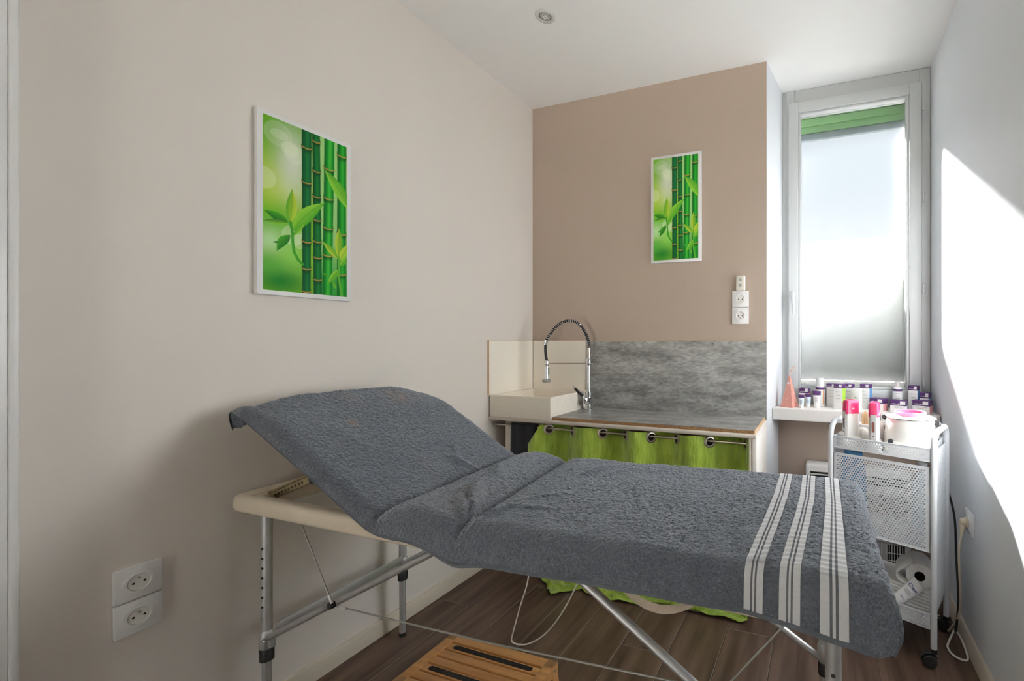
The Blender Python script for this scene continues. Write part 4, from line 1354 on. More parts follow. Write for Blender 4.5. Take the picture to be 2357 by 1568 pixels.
def perf_panel(w, h, pitch, r, margin=0.006):
    """perforated sheet in local XZ, x 0..w, z 0..h: staggered octagonal holes"""
    bm = new_bm()
    rowh = pitch * 0.866
    nc = int((w - 2 * margin) // pitch) - 0
    nr = int((h - 2 * margin) // rowh)
    mx = (w - nc * pitch) / 2
    mz = (h - nr * rowh) / 2
    def quad(x0, x1, z0, z1):
        if x1 - x0 < 1e-6 or z1 - z0 < 1e-6:
            return
        bm.faces.new([bm.verts.new(p) for p in ((x0, 0, z0), (x1, 0, z0), (x1, 0, z1), (x0, 0, z1))])
    quad(0, w, 0, mz)
    quad(0, w, h - mz, h)
    for j in range(nr):
        z0 = mz + j * rowh
        z1 = z0 + rowh
        odd = j % 2
        n = nc - odd
        xs0 = mx + (pitch / 2 if odd else 0)
        quad(0, xs0, z0, z1)
        quad(xs0 + n * pitch, w, z0, z1)
        for i in range(n):
            x0 = xs0 + i * pitch
            x1 = x0 + pitch
            cx_, cz_ = (x0 + x1) / 2, (z0 + z1) / 2
            out = [(x1, cz_), (x1, z1), (cx_, z1), (x0, z1), (x0, cz_), (x0, z0), (cx_, z0), (x1, z0)]
            ov = [bm.verts.new((a, 0, c)) for a, c in out]
            iv = [bm.verts.new((cx_ + r * math.cos(k * math.pi / 4), 0, cz_ + r * math.sin(k * math.pi / 4))) for k in range(8)]
            for k in range(8):
                q = (k + 1) % 8
                bm.faces.new((ov[k], ov[q], iv[q], iv[k]))
    bmesh.ops.remove_doubles(bm, verts=bm.verts, dist=1e-5)
    return bm

def sheet(name, bm, m, parent, M_, th=0.0009):
    o = obj(name, rot_bm(bm, M_), m, parent, smooth=False)
    md = o.modifiers.new('sheet', 'SOLIDIFY')
    md.thickness = th
    md.offset = 0
    return o

o = obj('front_grille', rot_bm(perf_panel(HX1 - HX0 - 0.03, 0.20, 0.0085, 0.0030, 0.004), Matrix.Translation((HX0 + 0.015, HY0 - 0.0012, 0.205))), M_plast, hv_, world=True, smooth=False)
obj('grille_backing', box(HX0 + 0.016, HX1 - 0.016, HY0 - 0.0008, HY0 + 0.002, 0.206, 0.404), M_dark, hv_, world=True, smooth=False)
fr = obj('intake_frame', box(HX0 + 0.004, HX1 - 0.004, HY0 + 0.012, HY1 - 0.002, HZ0, 0.166, 0.003), M_plast, hv_, world=True)
obj('intake_opening', box(HX1 - 0.105, HX1 - 0.028, HY0 + 0.010, HY0 + 0.014, HZ0 + 0.012, 0.160), M_dark, fr, world=True, smooth=False)
x_ = HX0 + 0.012
while x_ < HX1 - 0.02:
    obj('fin', box(x_, x_ + 0.0035, HY0 + 0.004, HY0 + 0.013, HZ0 + 0.006, 0.166, 0.0006), M_plast, hv_, world=True)
    x_ += 0.0115
for zz_ in (0.086, 0.122):
    obj('cross_wire', box(HX1 - 0.105, HX1 - 0.028, HY0 + 0.003, HY0 + 0.006, zz_, zz_ + 0.003), M_plast, hv_, world=True)

# ------------------------------------------------------------------ trolley
TR_ROT = R(-22)
TC = (0.248, 1.908, 0.0)
TW, TD = 0.18, 0.12
TM = Matrix.Translation(TC) @ Matrix.Rotation(TR_ROT, 4, 'Z')
tr = thing('trolley', 'white perforated metal trolley on castors below the window', 'trolley', TC, TR_ROT)
PR = 0.0105
for sx in (-1, 1):
    x_ = sx * TW
    pts = [(x_, -TD, 0.062), (x_, -TD, 0.755)]
    rr = 0.055
    for k in range(1, 9):
        a = math.pi / 2 * k / 8
        pts.append((x_, -TD + rr - rr * math.cos(a), 0.755 + rr * math.sin(a)))
    for k in range(0, 8):
        a = math.pi / 2 * k / 8
        pts.append((x_, TD - rr + rr * math.sin(a), 0.755 + rr * math.cos(a)))
    pts += [(x_, TD, 0.755), (x_, TD, 0.062)]
    obj('side_frame', tube(pts, PR, 16), M_trolley, tr)
# trays
def tray(name, z0, z1, m=0.0115):
    x0, x1, y0, y1 = -TW + m, TW - m, -TD - 0.004, TD + 0.004
    t = obj(name, box(x0, x1, y0, y1, z0, z0 + 0.0012), M_trolley, tr, smooth=False)
    h = z1 - z0
    P_ = 0.0098
    sheet('perforated_side', perf_panel(x1 - x0, h, P_, 0.0033, 0.003), M_trolley, t, Matrix.Translation((x0, y0, z0)))
    sheet('perforated_side', perf_panel(x1 - x0, h, P_, 0.0033, 0.003), M_trolley, t, Matrix.Translation((x0, y1, z0)))
    sheet('perforated_side', perf_panel(y1 - y0, h, P_, 0.0033, 0.003), M_trolley, t, Matrix.Translation((x0, y0, z0)) @ Matrix.Rotation(R(90), 4, 'Z'))
    sheet('perforated_side', perf_panel(y1 - y0, h, P_, 0.0033, 0.003), M_trolley, t, Matrix.Translation((x1, y0, z0)) @ Matrix.Rotation(R(90), 4, 'Z'))
    obj('rim', ring_frame_h(x0, x1, y0, y1, z1, 0.0022), M_trolley, t)
    return t
def ring_frame_h(x0, x1, y0, y1, z, r):
    return tube([(x0, y0, z), (x1, y0, z), (x1, y1, z), (x0, y1, z)], r, 8, closed=True)
tray('top_tray', 0.712, 0.758)
tray('bottom_tray', 0.128, 0.179)
# tall basket between the trays
mb_ = obj('middle_basket', box(-TW + 0.012, TW - 0.012, -TD + 0.002, TD - 0.002, 0.396, 0.3972), M_trolley, tr, smooth=False)
FW = 2 * TW - 0.024
for yq in (-TD - 0.001,):
    sheet('perforated_panel', perf_panel(FW, 0.296, 0.0098, 0.0033, 0.007), M_trolley, mb_, Matrix.Translation((-FW / 2, yq, 0.396)))
    obj('panel_edge', tube([(-FW / 2, yq, 0.396), (FW / 2, yq, 0.396), (FW / 2, yq, 0.692), (-FW / 2, yq, 0.692)], 0.0022, 8, closed=True), M_trolley, mb_)
for xq in (-TW, TW):
    sheet('side_panel', perf_panel(2 * TD - 2 * PR, 0.57, 0.0085, 0.0029, 0.005), M_trolley, tr, Matrix.Translation((xq, -TD + PR, 0.175)) @ Matrix.Rotation(R(90), 4, 'Z'))
# castors
for sx, sy, an in ((-1, -1, 20), (1, -1, 205), (-1, 1, 60), (1, 1, 150)):
    bx_, by_ = sx * TW, sy * TD
    ca_ = obj('castor', lathe([(0.0, 0.052), (0.0115, 0.052), (0.0115, 0.066), (0.0, 0.066)], 16, (bx_, by_, 0)), M_black, tr)
    Mz = Matrix.Translation((bx_, by_, 0)) @ Matrix.Rotation(R(an), 4, 'Z')
    for s_ in (-1, 1):
        obj('wheel', rot_bm(lathe([(0.0, 0.0), (0.014, 0.0), (0.0215, 0.002), (0.0225, 0.005), (0.0225, 0.009), (0.020, 0.011), (0.0, 0.011)], 24, (0.014, s_ * 0.008 - (0.0055), 0.0228), 'Y'), Mz), M_rubber, ca_)
    hood = []
    bhd = new_bm()
    ra, rb2 = [], []
    for k in range(11):
        a = math.radians(20 + 150 * k / 10)
        for lst, yy_ in ((ra, -0.006), (rb2, 0.006)):
            lst.append(bhd.verts.new((0.014 - 0.0255 * math.cos(a), yy_, 0.0228 + 0.0265 * math.sin(a))))
    for k in range(10):
        bhd.faces.new((ra[k], ra[k + 1], rb2[k + 1], rb2[k]))
    ho = obj('fork', rot_bm(bhd, Mz), M_black, ca_)
    md = ho.modifiers.new('s', 'SOLIDIFY')
    md.thickness = 0.0025
    md.offset = 1

def tl(x, y, z):
    return TM @ Vector((x, y, z))
TF = 0.7134      # floor of the top tray
BF = 0.1294

# roll-on wax heaters
def rounded(w, d, r, n=5):
    pts = []
    for cx_, cy_, a0 in ((w / 2 - r, d / 2 - r, 0), (-w / 2 + r, d / 2 - r, 90), (-w / 2 + r, -d / 2 + r, 180), (w / 2 - r, -d / 2 + r, 270)):
        for k in range(n + 1):
            a = R(a0 + 90 * k / n)
            pts.append((cx_ + r * math.cos(a), cy_ + r * math.sin(a)))
    return pts
def loft(sections):
    """sections: list of (outline points, z)"""
    bm = new_bm()
    rings = [[bm.verts.new((x_, y_, z_)) for x_, y_ in pts] for pts, z_ in sections]
    n = len(rings[0])
    for i in range(len(rings) - 1):
        for k in range(n):
            bm.faces.new((rings[i][k], rings[i][(k + 1) % n], rings[i + 1][(k + 1) % n], rings[i + 1][k]))
    bm.faces.new(rings[0][::-1])
    bm.faces.new(rings[-1])
    return bm
def roller(label, lx, ly, rz, winmat, back=True):
    p = tl(lx, ly, TF)
    t = thing('wax_roller', label, 'wax heater', tuple(p), TR_ROT + R(rz))
    w, d = 0.036, 0.058
    obj('dock', loft([(rounded(0.056, 0.092, 0.014), 0.0), (rounded(0.056, 0.092, 0.014), 0.020), (rounded(0.046, 0.078, 0.014), 0.034), (rounded(0.040, 0.064, 0.010), 0.040)]), M_ivory, t)
    if back:
        obj('dock_back', loft([(rounded(0.050, 0.052, 0.014), 0.0), (rounded(0.050, 0.052, 0.014), 0.040), (rounded(0.040, 0.040, 0.013), 0.062), (rounded(0.026, 0.028, 0.010), 0.070)]), M_ivory, t).location.y = 0.052
    bd = obj('body', loft([(rounded(w, d, 0.010), 0.020), (rounded(w, d, 0.010), 0.085), (rounded(w * 0.97, d * 0.97, 0.010), 0.142), (rounded(w * 0.96, d * 0.96, 0.010), 0.150)]), M_ivory, t)
    obj('front_strip', loft([(rounded(w * 0.62, 0.004, 0.0018, 3), 0.022), (rounded(w * 0.62, 0.004, 0.0018, 3), 0.140)]), M_silver, bd).location.y = -d / 2 + 0.0006
    # pill window
    poly = []
    for k in range(13):
        a = math.pi * k / 12
        poly.append((0.0048 * math.cos(a), 0.108 + 0.0048 * math.sin(a)))
    for k in range(13):
        a = math.pi + math.pi * k / 12
        poly.append((0.0048 * math.cos(a), 0.078 + 0.0048 * math.sin(a)))
    obj('level_window', prism(poly, -d / 2 - 0.0022, -d / 2 + 0.001, 'XZ'), winmat, bd)
    obj('pilot_light', lathe([(0.0, -0.001), (0.0018, -0.0008), (0.0018, 0.001)], 10, (0, -d / 2 - 0.0015, 0.058), 'Y'), M_dark, bd)
    # pink cap with a wavy lower edge
    cw, cd = w * 1.03, d * 1.03
    secs = []
    base_pts = rounded(cw, cd, 0.010)
    bm = new_bm()
    rings = []
    lowz = [0.136 + 0.006 * math.cos(4 * math.atan2(y_ / cd, x_ / cw)) for x_, y_ in base_pts]
    rings.append([bm.verts.new((x_, y_, z_)) for (x_, y_), z_ in zip(base_pts, lowz)])
    rings.append([bm.verts.new((x_, y_, 0.156)) for x_, y_ in base_pts])
    for sc_, z_ in ((0.985, 0.158), (0.98, 0.172), (0.92, 0.180), (0.80, 0.1845), (0.55, 0.1865)):
        rings.append([bm.verts.new((x_ * sc_, y_ * sc_, z_)) for x_, y_ in base_pts])
    n = len(base_pts)
    for i in range(len(rings) - 1):
        for k in range(n):
            bm.faces.new((rings[i][k], rings[i][(k + 1) % n], rings[i + 1][(k + 1) % n], rings[i + 1][k]))
    bm.faces.new(rings[-1])
    cp_ = obj('cap', bm, M_pink, t)
    # small flower mark on the broad side
    for k in range(5):
        a = R(30 + 30 * k)
        c_, s_ = math.cos(a), math.sin(a)
        obj('flower_mark', prism([(cw / 2 * 0 + 0.0, 0.148), (0.004 * c_ - 0.0012 * s_, 0.148 + 0.006 * s_ + 0.001 * c_), (0.0075 * c_, 0.148 + 0.0095 * s_), (0.004 * c_ + 0.0012 * s_, 0.148 + 0.006 * s_ - 0.001 * c_)], cw / 2 - 0.0002, cw / 2 + 0.0004, 'YZ'), M_silver, cp_, smooth=False)
    return t
roller('pink-capped wax roller heater standing at the left of the top tray, turned sideways', -0.122, -0.060, -42, M_smoke)
roller('pink-capped wax roller heater in the middle of the top tray, facing forward', -0.028, -0.074, 8, M_redwin, False)

# wax pot
p = tl(0.078, 0.008, TF)
wp = thing('wax_pot', 'round white wax warmer with pink wax on the trolley top', 'wax warmer', tuple(p), TR_ROT)
obj('body', lathe([(0.0, 0.0), (0.090, 0.0), (0.0935, 0.010), (0.092, 0.030), (0.087, 0.085), (0.081, 0.122), (0.078, 0.127), (0.0, 0.127)], 48), M_ivory, wp)
obj('foot_flare', loft([(rounded(0.14, 0.060, 0.025), 0.0), (rounded(0.14, 0.060, 0.025), 0.030), (rounded(0.11, 0.05, 0.022), 0.046)]), M_ivory, wp).location.y = -0.074
obj('bucket_edge', lathe([(0.0785, 0.1268), (0.0800, 0.1290), (0.0770, 0.1305), (0.060, 0.1305)], 48), M_black, wp)
# scalloped collar
cl = new_bm()
inn, ou, ot = [], [], []
for k in range(96):
    a = 2 * math.pi * k / 96
    r_ = 0.0865 + 0.0022 * math.cos(a * 6)
    ou.append(cl.verts.new((r_ * math.cos(a), r_ * math.sin(a), 0.1300)))
    ot.append(cl.verts.new((r_ * 0.985 * math.cos(a), r_ * 0.985 * math.sin(a), 0.1322)))
    inn.append(cl.verts.new((0.052 * math.cos(a), 0.052 * math.sin(a), 0.1380)))
for k in range(96):
    q = (k + 1) % 96
    cl.faces.new((ou[k], ou[q], ot[q], ot[k]))
    cl.faces.new((ot[k], ot[q], inn[q], inn[k]))
obj('paper_collar', cl, M_carton, wp)
obj('wax_rim', lathe([(0.050, 0.136), (0.0545, 0.139), (0.0550, 0.150), (0.0520, 0.1525), (0.0495, 0.150), (0.0480, 0.140)], 48, caps=False), M_pinkwax, wp)
obj('wax', lathe([(0.0485, 0.142), (0.030, 0.1425), (0.0, 0.142)], 40), M_pink, wp)
for sx in (-1, 1):
    kn = obj('handle_knob', lathe([(0.0, 0.024), (0.006, 0.0235), (0.0105, 0.018), (0.0105, 0.012), (0.006, 0.006), (0.004, 0.0)], 18, (0, 0, 0), 'X'), M_greyknob, wp)
    kn.location = (sx * 0.080, 0.0, 0.113)
    kn.rotation_euler = (0, 0, 0 if sx > 0 else R(180))
    if sx < 0:
        kn.location = (-0.080, 0.012, 0.117)
obj('dial', lathe([(0.0, -0.010), (0.009, -0.009), (0.010, 0.0)], 16, (-0.045, -0.092, 0.046), 'Y'), M_greyknob, wp)
obj('indicator', lathe([(0.0, -0.003), (0.004, -0.002), (0.0045, 0.0)], 12, (0.022, -0.096, 0.040), 'Y'), M_dark, wp)

# bottle with a grey cap, wooden spatulas in a pot
p = tl(-0.034, -0.003, TF)
bo = thing('lotion_bottle', 'white lotion bottle with dark grey cap between roller and wax warmer', 'bottle', tuple(p), TR_ROT)
obj('bottle', lathe([(0.0, 0.0), (0.019, 0.0), (0.020, 0.004), (0.020, 0.092), (0.016, 0.101), (0.009, 0.104), (0.0, 0.104)], 24), M_plast, bo)
obj('cap', lathe([(0.0095, 0.102), (0.0095, 0.130), (0.0085, 0.132), (0.0, 0.132)], 20), mat('grey_cap', (0.12, 0.12, 0.125), 0.45), bo)
p = tl(-0.100, 0.055, TF)
po = thing('spatula_pot', 'white pot holding wooden spatulas behind the rollers', 'pot', tuple(p), TR_ROT)
obj('pot', lathe([(0.0, 0.0), (0.030, 0.0), (0.033, 0.004), (0.036, 0.075), (0.034, 0.077), (0.032, 0.070), (0.0, 0.010)], 28), M_plast, po)
for k in range(5):
    a = tl(-0.110 + 0.005 * k, 0.050 + 0.005 * (k % 3), TF + 0.012)
    c = tl(-0.108 + 0.006 * k, 0.042 + 0.009 * (k % 2), TF + 0.118 + 0.006 * (k % 3))
    dv = (c - a)
    bs_ = box(-0.004, 0.004, -0.0008, 0.0008, 0.0, dv.length, 0.0007)
    for v in bs_.verts:
        pass
    o = obj('wooden_spatula', rot_bm(bs_, Matrix.Translation(a) @ dv.to_track_quat('Z', 'Y').to_matrix().to_4x4()), M_stick)
    tag(o, 'slim wooden spatula standing in the white pot on the trolley', 'spatula', 'wooden spatulas in the trolley pot')
p = tl(-0.150, -0.075, TF)
ad = thing('wax_adapter', 'pale plastic block in the left corner of the top tray', 'adapter', tuple(p), TR_ROT)
obj('housing', box(-0.012, 0.012, -0.016, 0.016, 0.0, 0.055, 0.004), M_silver, ad)
obj('socket_face', box(-0.008, 0.008, -0.0172, -0.0155, 0.010, 0.045, 0.001), M_greybtn, ad)

# content of the middle basket
MF = 0.3974
p = tl(-0.118, -0.045, MF)
o = thing('blue_pack', 'bright blue wipes pack peeking out under the top tray', 'pack', tuple(p), TR_ROT)
obj('pouch', loft([(rounded(0.080, 0.070, 0.015), 0.0), (rounded(0.095, 0.080, 0.02), 0.06), (rounded(0.090, 0.060, 0.02), 0.22), (rounded(0.070, 0.020, 0.008), 0.290)]), M_bluecloth, o)
obj('flap', box(-0.030, 0.030, -0.0415, -0.039, 0.10, 0.18, 0.001), M_plast, o)
p = tl(0.110, 0.06, MF)
o = thing('spray_bottle', 'clear-white bottle inside the middle basket at its right end', 'bottle', tuple(p), TR_ROT)
obj('bottle', lathe([(0.0, 0.0), (0.036, 0.0), (0.038, 0.005), (0.038, 0.18), (0.028, 0.215), (0.014, 0.225), (0.014, 0.24), (0.0, 0.24)], 28), M_paleblue, o)
obj('cap', lathe([(0.017, 0.236), (0.017, 0.262), (0.0, 0.264)], 20), M_plast, o)

# content of the bottom tray: wipes, paper roll, cream tube
p = tl(0.040, 0.030, BF)
o = thing('paper_wipes', 'stack of folded white paper sheets in the bottom tray', 'paper stack', tuple(p), TR_ROT)
for k in range(7):
    obj('sheet', box(-0.120 + 0.004 * (k % 3), 0.120 - 0.003 * (k % 2), -0.075, 0.075 - 0.004 * (k % 2), 0.0005 + k * 0.0125, 0.0125 + k * 0.0125, 0.005, 3), M_paper, o)
rc = TM.to_3x3() @ Vector((0.108, 0.010, 0.0))
pc = Vector(TC) + rc + Vector((0, 0, BF + 0.0885 + 0.046))
ro = thing('paper_roll', 'white paper roll with dark core lying in the bottom tray', 'paper roll', (pc.x, pc.y, pc.z - 0.046), TR_ROT + R(14))
prof = [(0.018, -0.055), (0.0455, -0.055), (0.046, -0.053), (0.046, 0.053), (0.0455, 0.055), (0.018, 0.055), (0.018, -0.055)]
obj('roll', lathe(prof, 40, (0, 0, 0.046), 'Y', caps=False), M_paper, ro)
obj('core', lathe([(0.0182, -0.054), (0.0170, -0.0545), (0.0160, -0.050), (0.0155, 0.0), (0.0, 0.0)], 28, (0, 0, 0.046), 'Y', caps=False), M_core, ro)
fb = new_bm()
l0_, l1_ = [], []
for k in range(14):
    t = k / 13
    q = [(-0.015, 0.090), (-0.034, 0.080), (-0.056, 0.062), (-0.074, 0.046), (-0.080, 0.030), (-0.072, 0.016), (-0.052, 0.008), (-0.03, 0.003)]
    f = t * (len(q) - 1)
    i = min(int(f), len(q) - 2)
    g = f - i
    xx_, zz_ = q[i][0] * (1 - g) + q[i + 1][0] * g, q[i][1] * (1 - g) + q[i + 1][1] * g
    l0_.append(fb.verts.new((xx_, -0.052, zz_)))
    l1_.append(fb.verts.new((xx_, 0.052, zz_ + 0.004)))
for k in range(13):
    fb.faces.new((l0_[k], l0_[k + 1], l1_[k + 1], l1_[k]))
so = obj('loose_end', fb, M_paper, ro)
so.modifiers.new('s', 'SOLIDIFY').thickness = 0.0015

# leaning cream tube with lettering
a = tl(0.035, -0.095, BF + 0.024)
c = tl(0.125, -0.065, BF + 0.120)
dv = c - a
q = dv.to_track_quat('Z', 'Y')
ctb = thing('cream_tube', 'white cream tube with blue print leaning in the bottom tray', 'cream tube', tuple(a))
rM = q.to_matrix().to_4x4()
viewn = (Vector((0, 0, 1.136)) - a)
loc = q.inverted() @ viewn
tw = math.atan2(loc.y, loc.x)
MT = Matrix.Translation(a) @ rM @ Matrix.Rotation(tw + R(90), 4, 'Z')
LT = dv.length
def tube_outline(w, d, n=32):
    return [(w / 2 * math.cos(2 * math.pi * k / n), d / 2 * math.sin(2 * math.pi * k / n)) for k in range(n)]
obj('tube_body', rot_bm(loft([(tube_outline(0.040, 0.036), 0.0), (tube_outline(0.042, 0.036), 0.05), (tube_outline(0.046, 0.026), LT * 0.75), (tube_outline(0.050, 0.006), LT)]), MT), M_plast, ctb, world=True)
obj('flip_cap', rot_bm(lathe([(0.0, -0.016), (0.0185, -0.016), (0.020, -0.013), (0.0205, 0.001)], 28), MT), M_plast, ctb, world=True)
for z_ in (0.012, 0.0155, 0.019):
    n = 16
    bb_ = new_bm()
    va_ = [bb_.verts.new((0.0208 * math.cos(R(-150 + 120 * k / n)), 0.0187 * math.sin(R(-150 + 120 * k / n)), z_)) for k in range(n + 1)]
    vb_ = [bb_.verts.new((0.0208 * math.cos(R(-150 + 120 * k / n)), 0.0187 * math.sin(R(-150 + 120 * k / n)), z_ + 0.002)) for k in range(n + 1)]
    for k in range(n):
        bb_.faces.new((va_[k], va_[k + 1], vb_[k + 1], vb_[k]))
    obj('blue_line', rot_bm(bb_, MT), M_inkblue, ctb, world=True)
Mtx = (Matrix.Translation(-Vector(a))) @ MT
text_mesh('Cien', 0.020, M_inkblue, Mtx @ Matrix.Translation((0, -0.0140, LT * 0.80)) @ Matrix.Rotation(R(8), 4, 'X') @ FRONT, ctb)
text_mesh('Baby', 0.0085, M_inkblue, Mtx @ Matrix.Translation((0.004, -0.0178, LT * 0.42)) @ FRONT, ctb)
for k in range(4):
    obj('print_line', rot_bm(box(-0.012, 0.012 - 0.003 * (k % 2), -0.0176, -0.0170, LT * 0.58 + k * 0.004, LT * 0.58 + k * 0.004 + 0.0008), MT), M_ink, ctb, world=True, smooth=False)

# cream adaptor plug on the floor by the rear castor
ap = thing('floor_adapter', 'cream plug adapter on the floor behind the trolley castor', 'adapter', (0.425, 1.985, 0.0))
obj('housing', box(0.400, 0.450, 1.965, 2.005, 0.0, 0.040, 0.008, 3), M_cable_b, ap, world=True)
obj('ring', lathe([(0.016, 0.040), (0.016, 0.044), (0.013, 0.044), (0.012, 0.040)], 20, (0.425, 1.985, 0)), M_ivory, ap, world=True)

# ------------------------------------------------------------------ cosmetics on the window sill
SL = 0.7972
TXT = 'estime&sens'
def carton(label, x, y, w, d, h, rz, band, side, sticker=True, lines=True, z=SL, group=None):
    t = thing('carton', label, 'carton', (x, y, z), R(rz))
    b_ = obj('box', box(-w / 2, w / 2, -d / 2, d / 2, 0, h, 0.0006), M_carton, t)
    e = 0.0003
    if band > 0:
        obj('purple_band', box(-w / 2 - e, w / 2 + e, -d / 2 - e, d / 2 + e, h - band, h + e, 0.0006), M_purple, t)
        text_mesh(TXT, w * 0.155, M_carton, Matrix.Translation((-w * 0.05, -d / 2 - 0.0007, h - band * 0.66)) @ FRONT, t, depth=0.0001)
    if side is not None:
        obj('side_print', box(w / 2 - 0.0002, w / 2 + 0.0005, -d / 2 + 0.0004, d / 2 - 0.0004, 0.0015, h - band - 0.0005), side, t, smooth=False)
    if sticker:
        obj('price_sticker', box(w * 0.10, w * 0.42, -d / 2 - 0.0011, -d / 2 - 0.0004, h - max(band * 0.75, 0.010), h - 0.002), M_carton, t, smooth=False)
    if lines:
        hh = h - band
        n = 2 if hh < 0.05 else 4
        for k in range(n):
            z_ = hh * (0.82 - 0.16 * k)
            wd = w * (0.34, 0.26, 0.30, 0.18)[k]
            obj('print_line', box(-wd + w * 0.05, wd, -d / 2 - 0.0006, -d / 2 - 0.0001, z_, z_ + 0.0013), M_ink, t, smooth=False)
    return t
def squeeze(label, x, y, w, h, rz, m):
    t = thing('cream_tube', label, 'cream tube', (x, y, SL), R(rz))
    n = 28
    obj('cap', lathe([(0.0, 0.0), (w * 0.36, 0.0), (w * 0.37, 0.002), (w * 0.36, h * 0.18), (0.0, h * 0.18)], 24), M_plast, t)
    obj('tube_body', loft([(tube_outline(w * 0.74, w * 0.72, n), h * 0.18), (tube_outline(w * 0.80, w * 0.66, n), h * 0.4), (tube_outline(w * 0.92, w * 0.40, n), h * 0.75)]), m, t)
    obj('purple_end', loft([(tube_outline(w * 0.92, w * 0.40, n), h * 0.75), (tube_outline(w * 1.0, w * 0.07, n), h * 0.97), (tube_outline(w * 1.0, w * 0.05, n), h)]), M_purple, t)
    for k in range(3):
        yy_ = -w * (0.35 - 0.035 * k)
        obj('print_line', box(-w * 0.20, w * 0.2, yy_ - 0.0030, yy_ + 0.002, h * (0.36 + 0.10 * k), h * (0.36 + 0.10 * k) + 0.0010), M_ink, t, smooth=False)
    return t

# pyramid gift box with ribbon loop
t = thing('pyramid_box', 'tall rose-gold pyramid gift box with ribbon loop on the sill', 'gift box', (-0.155, 2.318, SL), R(-24))
b = new_bm()
hw_ = 0.033
v_ = [b.verts.new(p) for p in ((-hw_, -hw_, 0), (hw_, -hw_, 0), (hw_, hw_, 0), (-hw_, hw_, 0))]
u_ = [b.verts.new(p) for p in ((-0.003, -0.003, 0.160), (0.003, -0.003, 0.160), (0.003, 0.003, 0.160), (-0.003, 0.003, 0.160))]
b.faces.new(v_[::-1])
b.faces.new(u_)
for k in range(4):
    q_ = (k + 1) % 4
    b.faces.new((v_[k], v_[q_], u_[q_], u_[k]))
obj('pyramid', b, M_rosebox, t, smooth=False)
rp_ = smooth_path([(0, 0, 0.156), (0.004, 0, 0.172), (0.018, 0.002, 0.192), (0.028, 0.002, 0.205), (0.024, 0.001, 0.210), (0.012, 0, 0.196), (0.003, 0, 0.176), (0.0, 0, 0.158)], 6)
rb_ = new_bm()
r0, r1 = [], []
for p in rp_:
    r0.append(rb_.verts.new(p + Vector((0, -0.004, 0))))
    r1.append(rb_.verts.new(p + Vector((0, 0.004, 0))))
for k in range(len(rp_) - 1):
    rb_.faces.new((r0[k], r0[k + 1], r1[k + 1], r1[k]))
ro_ = obj('ribbon_loop', rb_, M_ribbon, t)
ro_.modifiers.new('s', 'SOLIDIFY').thickness = 0.0008
obj('price_sticker', box(-0.0065, 0.0065, -0.0125, -0.0112, 0.118, 0.126), M_carton, t, smooth=False)
text_mesh('ES', 0.009, M_ribbon, Matrix.Translation((0.0, -0.0250, 0.043)) @ Matrix.Rotation(R(-10.6), 4, 'X') @ FRONT, t)

carton('small carton with purple top and orange side behind two little tubes', -0.083, 2.392, 0.047, 0.030, 0.092, -12, 0.026, M_sideorange)
squeeze('small white tube with purple end, leftmost tube on the sill', -0.096, 2.305, 0.031, 0.066, -6, M_paleblue)
squeeze('small pale blue tube behind the leftmost tube', -0.064, 2.345, 0.030, 0.068, -8, M_paleblue)
squeeze('bigger white tube with purple end in front of the pump bottle', -0.022, 2.335, 0.041, 0.084, -8, M_plast)

t = thing('pump_bottle', 'white bottle with clear cap and orange stripe on the sill', 'bottle', (-0.006, 2.394, SL), R(-10))
obj('bottle', lathe([(0.0, 0.0), (0.021, 0.0), (0.0222, 0.002), (0.0222, 0.100), (0.0210, 0.104), (0.0, 0.104)], 32), M_plast, t)
obj('purple_band', lathe([(0.02245, 0.088), (0.02245, 0.0995)], 32, caps=False), M_purple, t)
M_clear = mat('clear_cap_plastic', (0.86, 0.87, 0.87), 0.2, trans=0.25, coat=0.3)
obj('clear_cap', lathe([(0.0205, 0.103), (0.0205, 0.143), (0.0190, 0.146), (0.0, 0.146)], 32), M_clear, t)
ob = new_bm()
for sgn in (0,):
    n = 4
    A_ = [R(-42 + 12 * k / n) for k in range(n + 1)]
    lo_ = [ob.verts.new((0.0226 * math.cos(a), 0.0226 * math.sin(a), 0.012)) for a in A_]
    hi_ = [ob.verts.new((0.0226 * math.cos(a), 0.0226 * math.sin(a), 0.086)) for a in A_]
    for k in range(n):
        ob.faces.new((lo_[k], lo_[k + 1], hi_[k + 1], hi_[k]))
obj('orange_stripe', ob, M_sideorange, t)

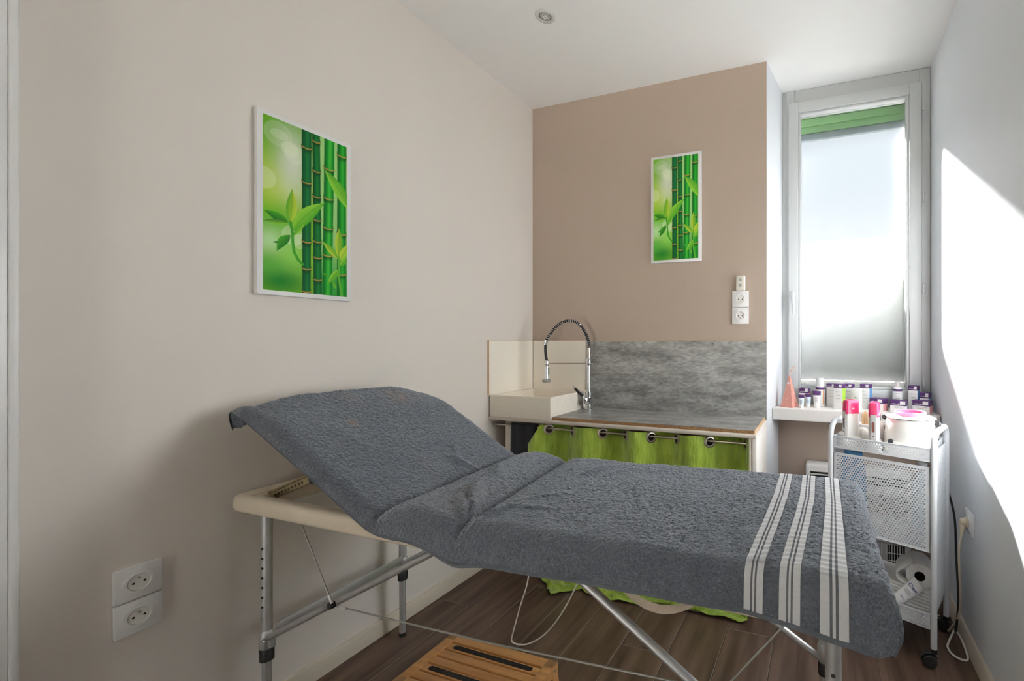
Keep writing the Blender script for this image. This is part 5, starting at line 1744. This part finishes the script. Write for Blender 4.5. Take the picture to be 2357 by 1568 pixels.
carton('tall white carton with purple top half hidden by the green-sided carton', 0.050, 2.405, 0.044, 0.036, 0.118, -10, 0.017, None)
carton('tall white carton with lime green side on the sill', 0.086, 2.330, 0.044, 0.036, 0.124, -26, 0.020, M_sidegreen)
carton('tall carton with pale blue side behind the plain white carton', 0.134, 2.402, 0.044, 0.036, 0.120, -24, 0.019, M_paleblue)
t = carton('plain pale white carton without purple top on the sill', 0.166, 2.326, 0.036, 0.034, 0.106, -26, 0.0, None, sticker=False, lines=False)
text_mesh('ES', 0.012, M_ink, Matrix.Translation((0.0, -0.0176, 0.060)) @ FRONT, t)
carton('tall white carton with blue side, right of the plain white one', 0.212, 2.392, 0.046, 0.036, 0.122, -24, 0.020, M_sideblue)
carton('low carton with pink side behind the middle wax roller', 0.266, 2.350, 0.066, 0.050, 0.058, -32, 0.023, M_sidepink)
t = thing('toner_bottle', 'white toner bottle with pale cap above the low carton', 'bottle', (0.355, 2.398, SL), R(-8))
obj('bottle', lathe([(0.0, 0.0), (0.021, 0.0), (0.022, 0.002), (0.022, 0.104), (0.019, 0.110), (0.011, 0.112), (0.0, 0.112)], 32), M_plast, t)
obj('purple_band', lathe([(0.02225, 0.092), (0.02225, 0.1025)], 32, caps=False), M_purple, t)
obj('cap', lathe([(0.0135, 0.110), (0.0135, 0.136), (0.012, 0.138), (0.0, 0.138)], 28), M_silver, t)
for k in range(3):
    obj('print_line', box(-0.012, 0.012 - 0.004 * (k % 2), -0.0224, -0.018, 0.080 - 0.012 * k, 0.0815 - 0.012 * k), M_ink, t, smooth=False)
carton('low wide white carton with purple top in front of the toner bottle', 0.350, 2.322, 0.070, 0.050, 0.056, -14, 0.024, M_paleblue)
carton('tall slim carton with blue side near the right end of the sill', 0.428, 2.398, 0.040, 0.036, 0.120, -26, 0.022, M_sideblue)
carton('small blue-sided cube carton behind the rightmost low carton', 0.474, 2.382, 0.040, 0.036, 0.090, -26, 0.026, M_sideblue)
carton('low pink-sided carton, rightmost at the front of the sill', 0.449, 2.316, 0.072, 0.048, 0.060, -27, 0.024, M_sidepink)
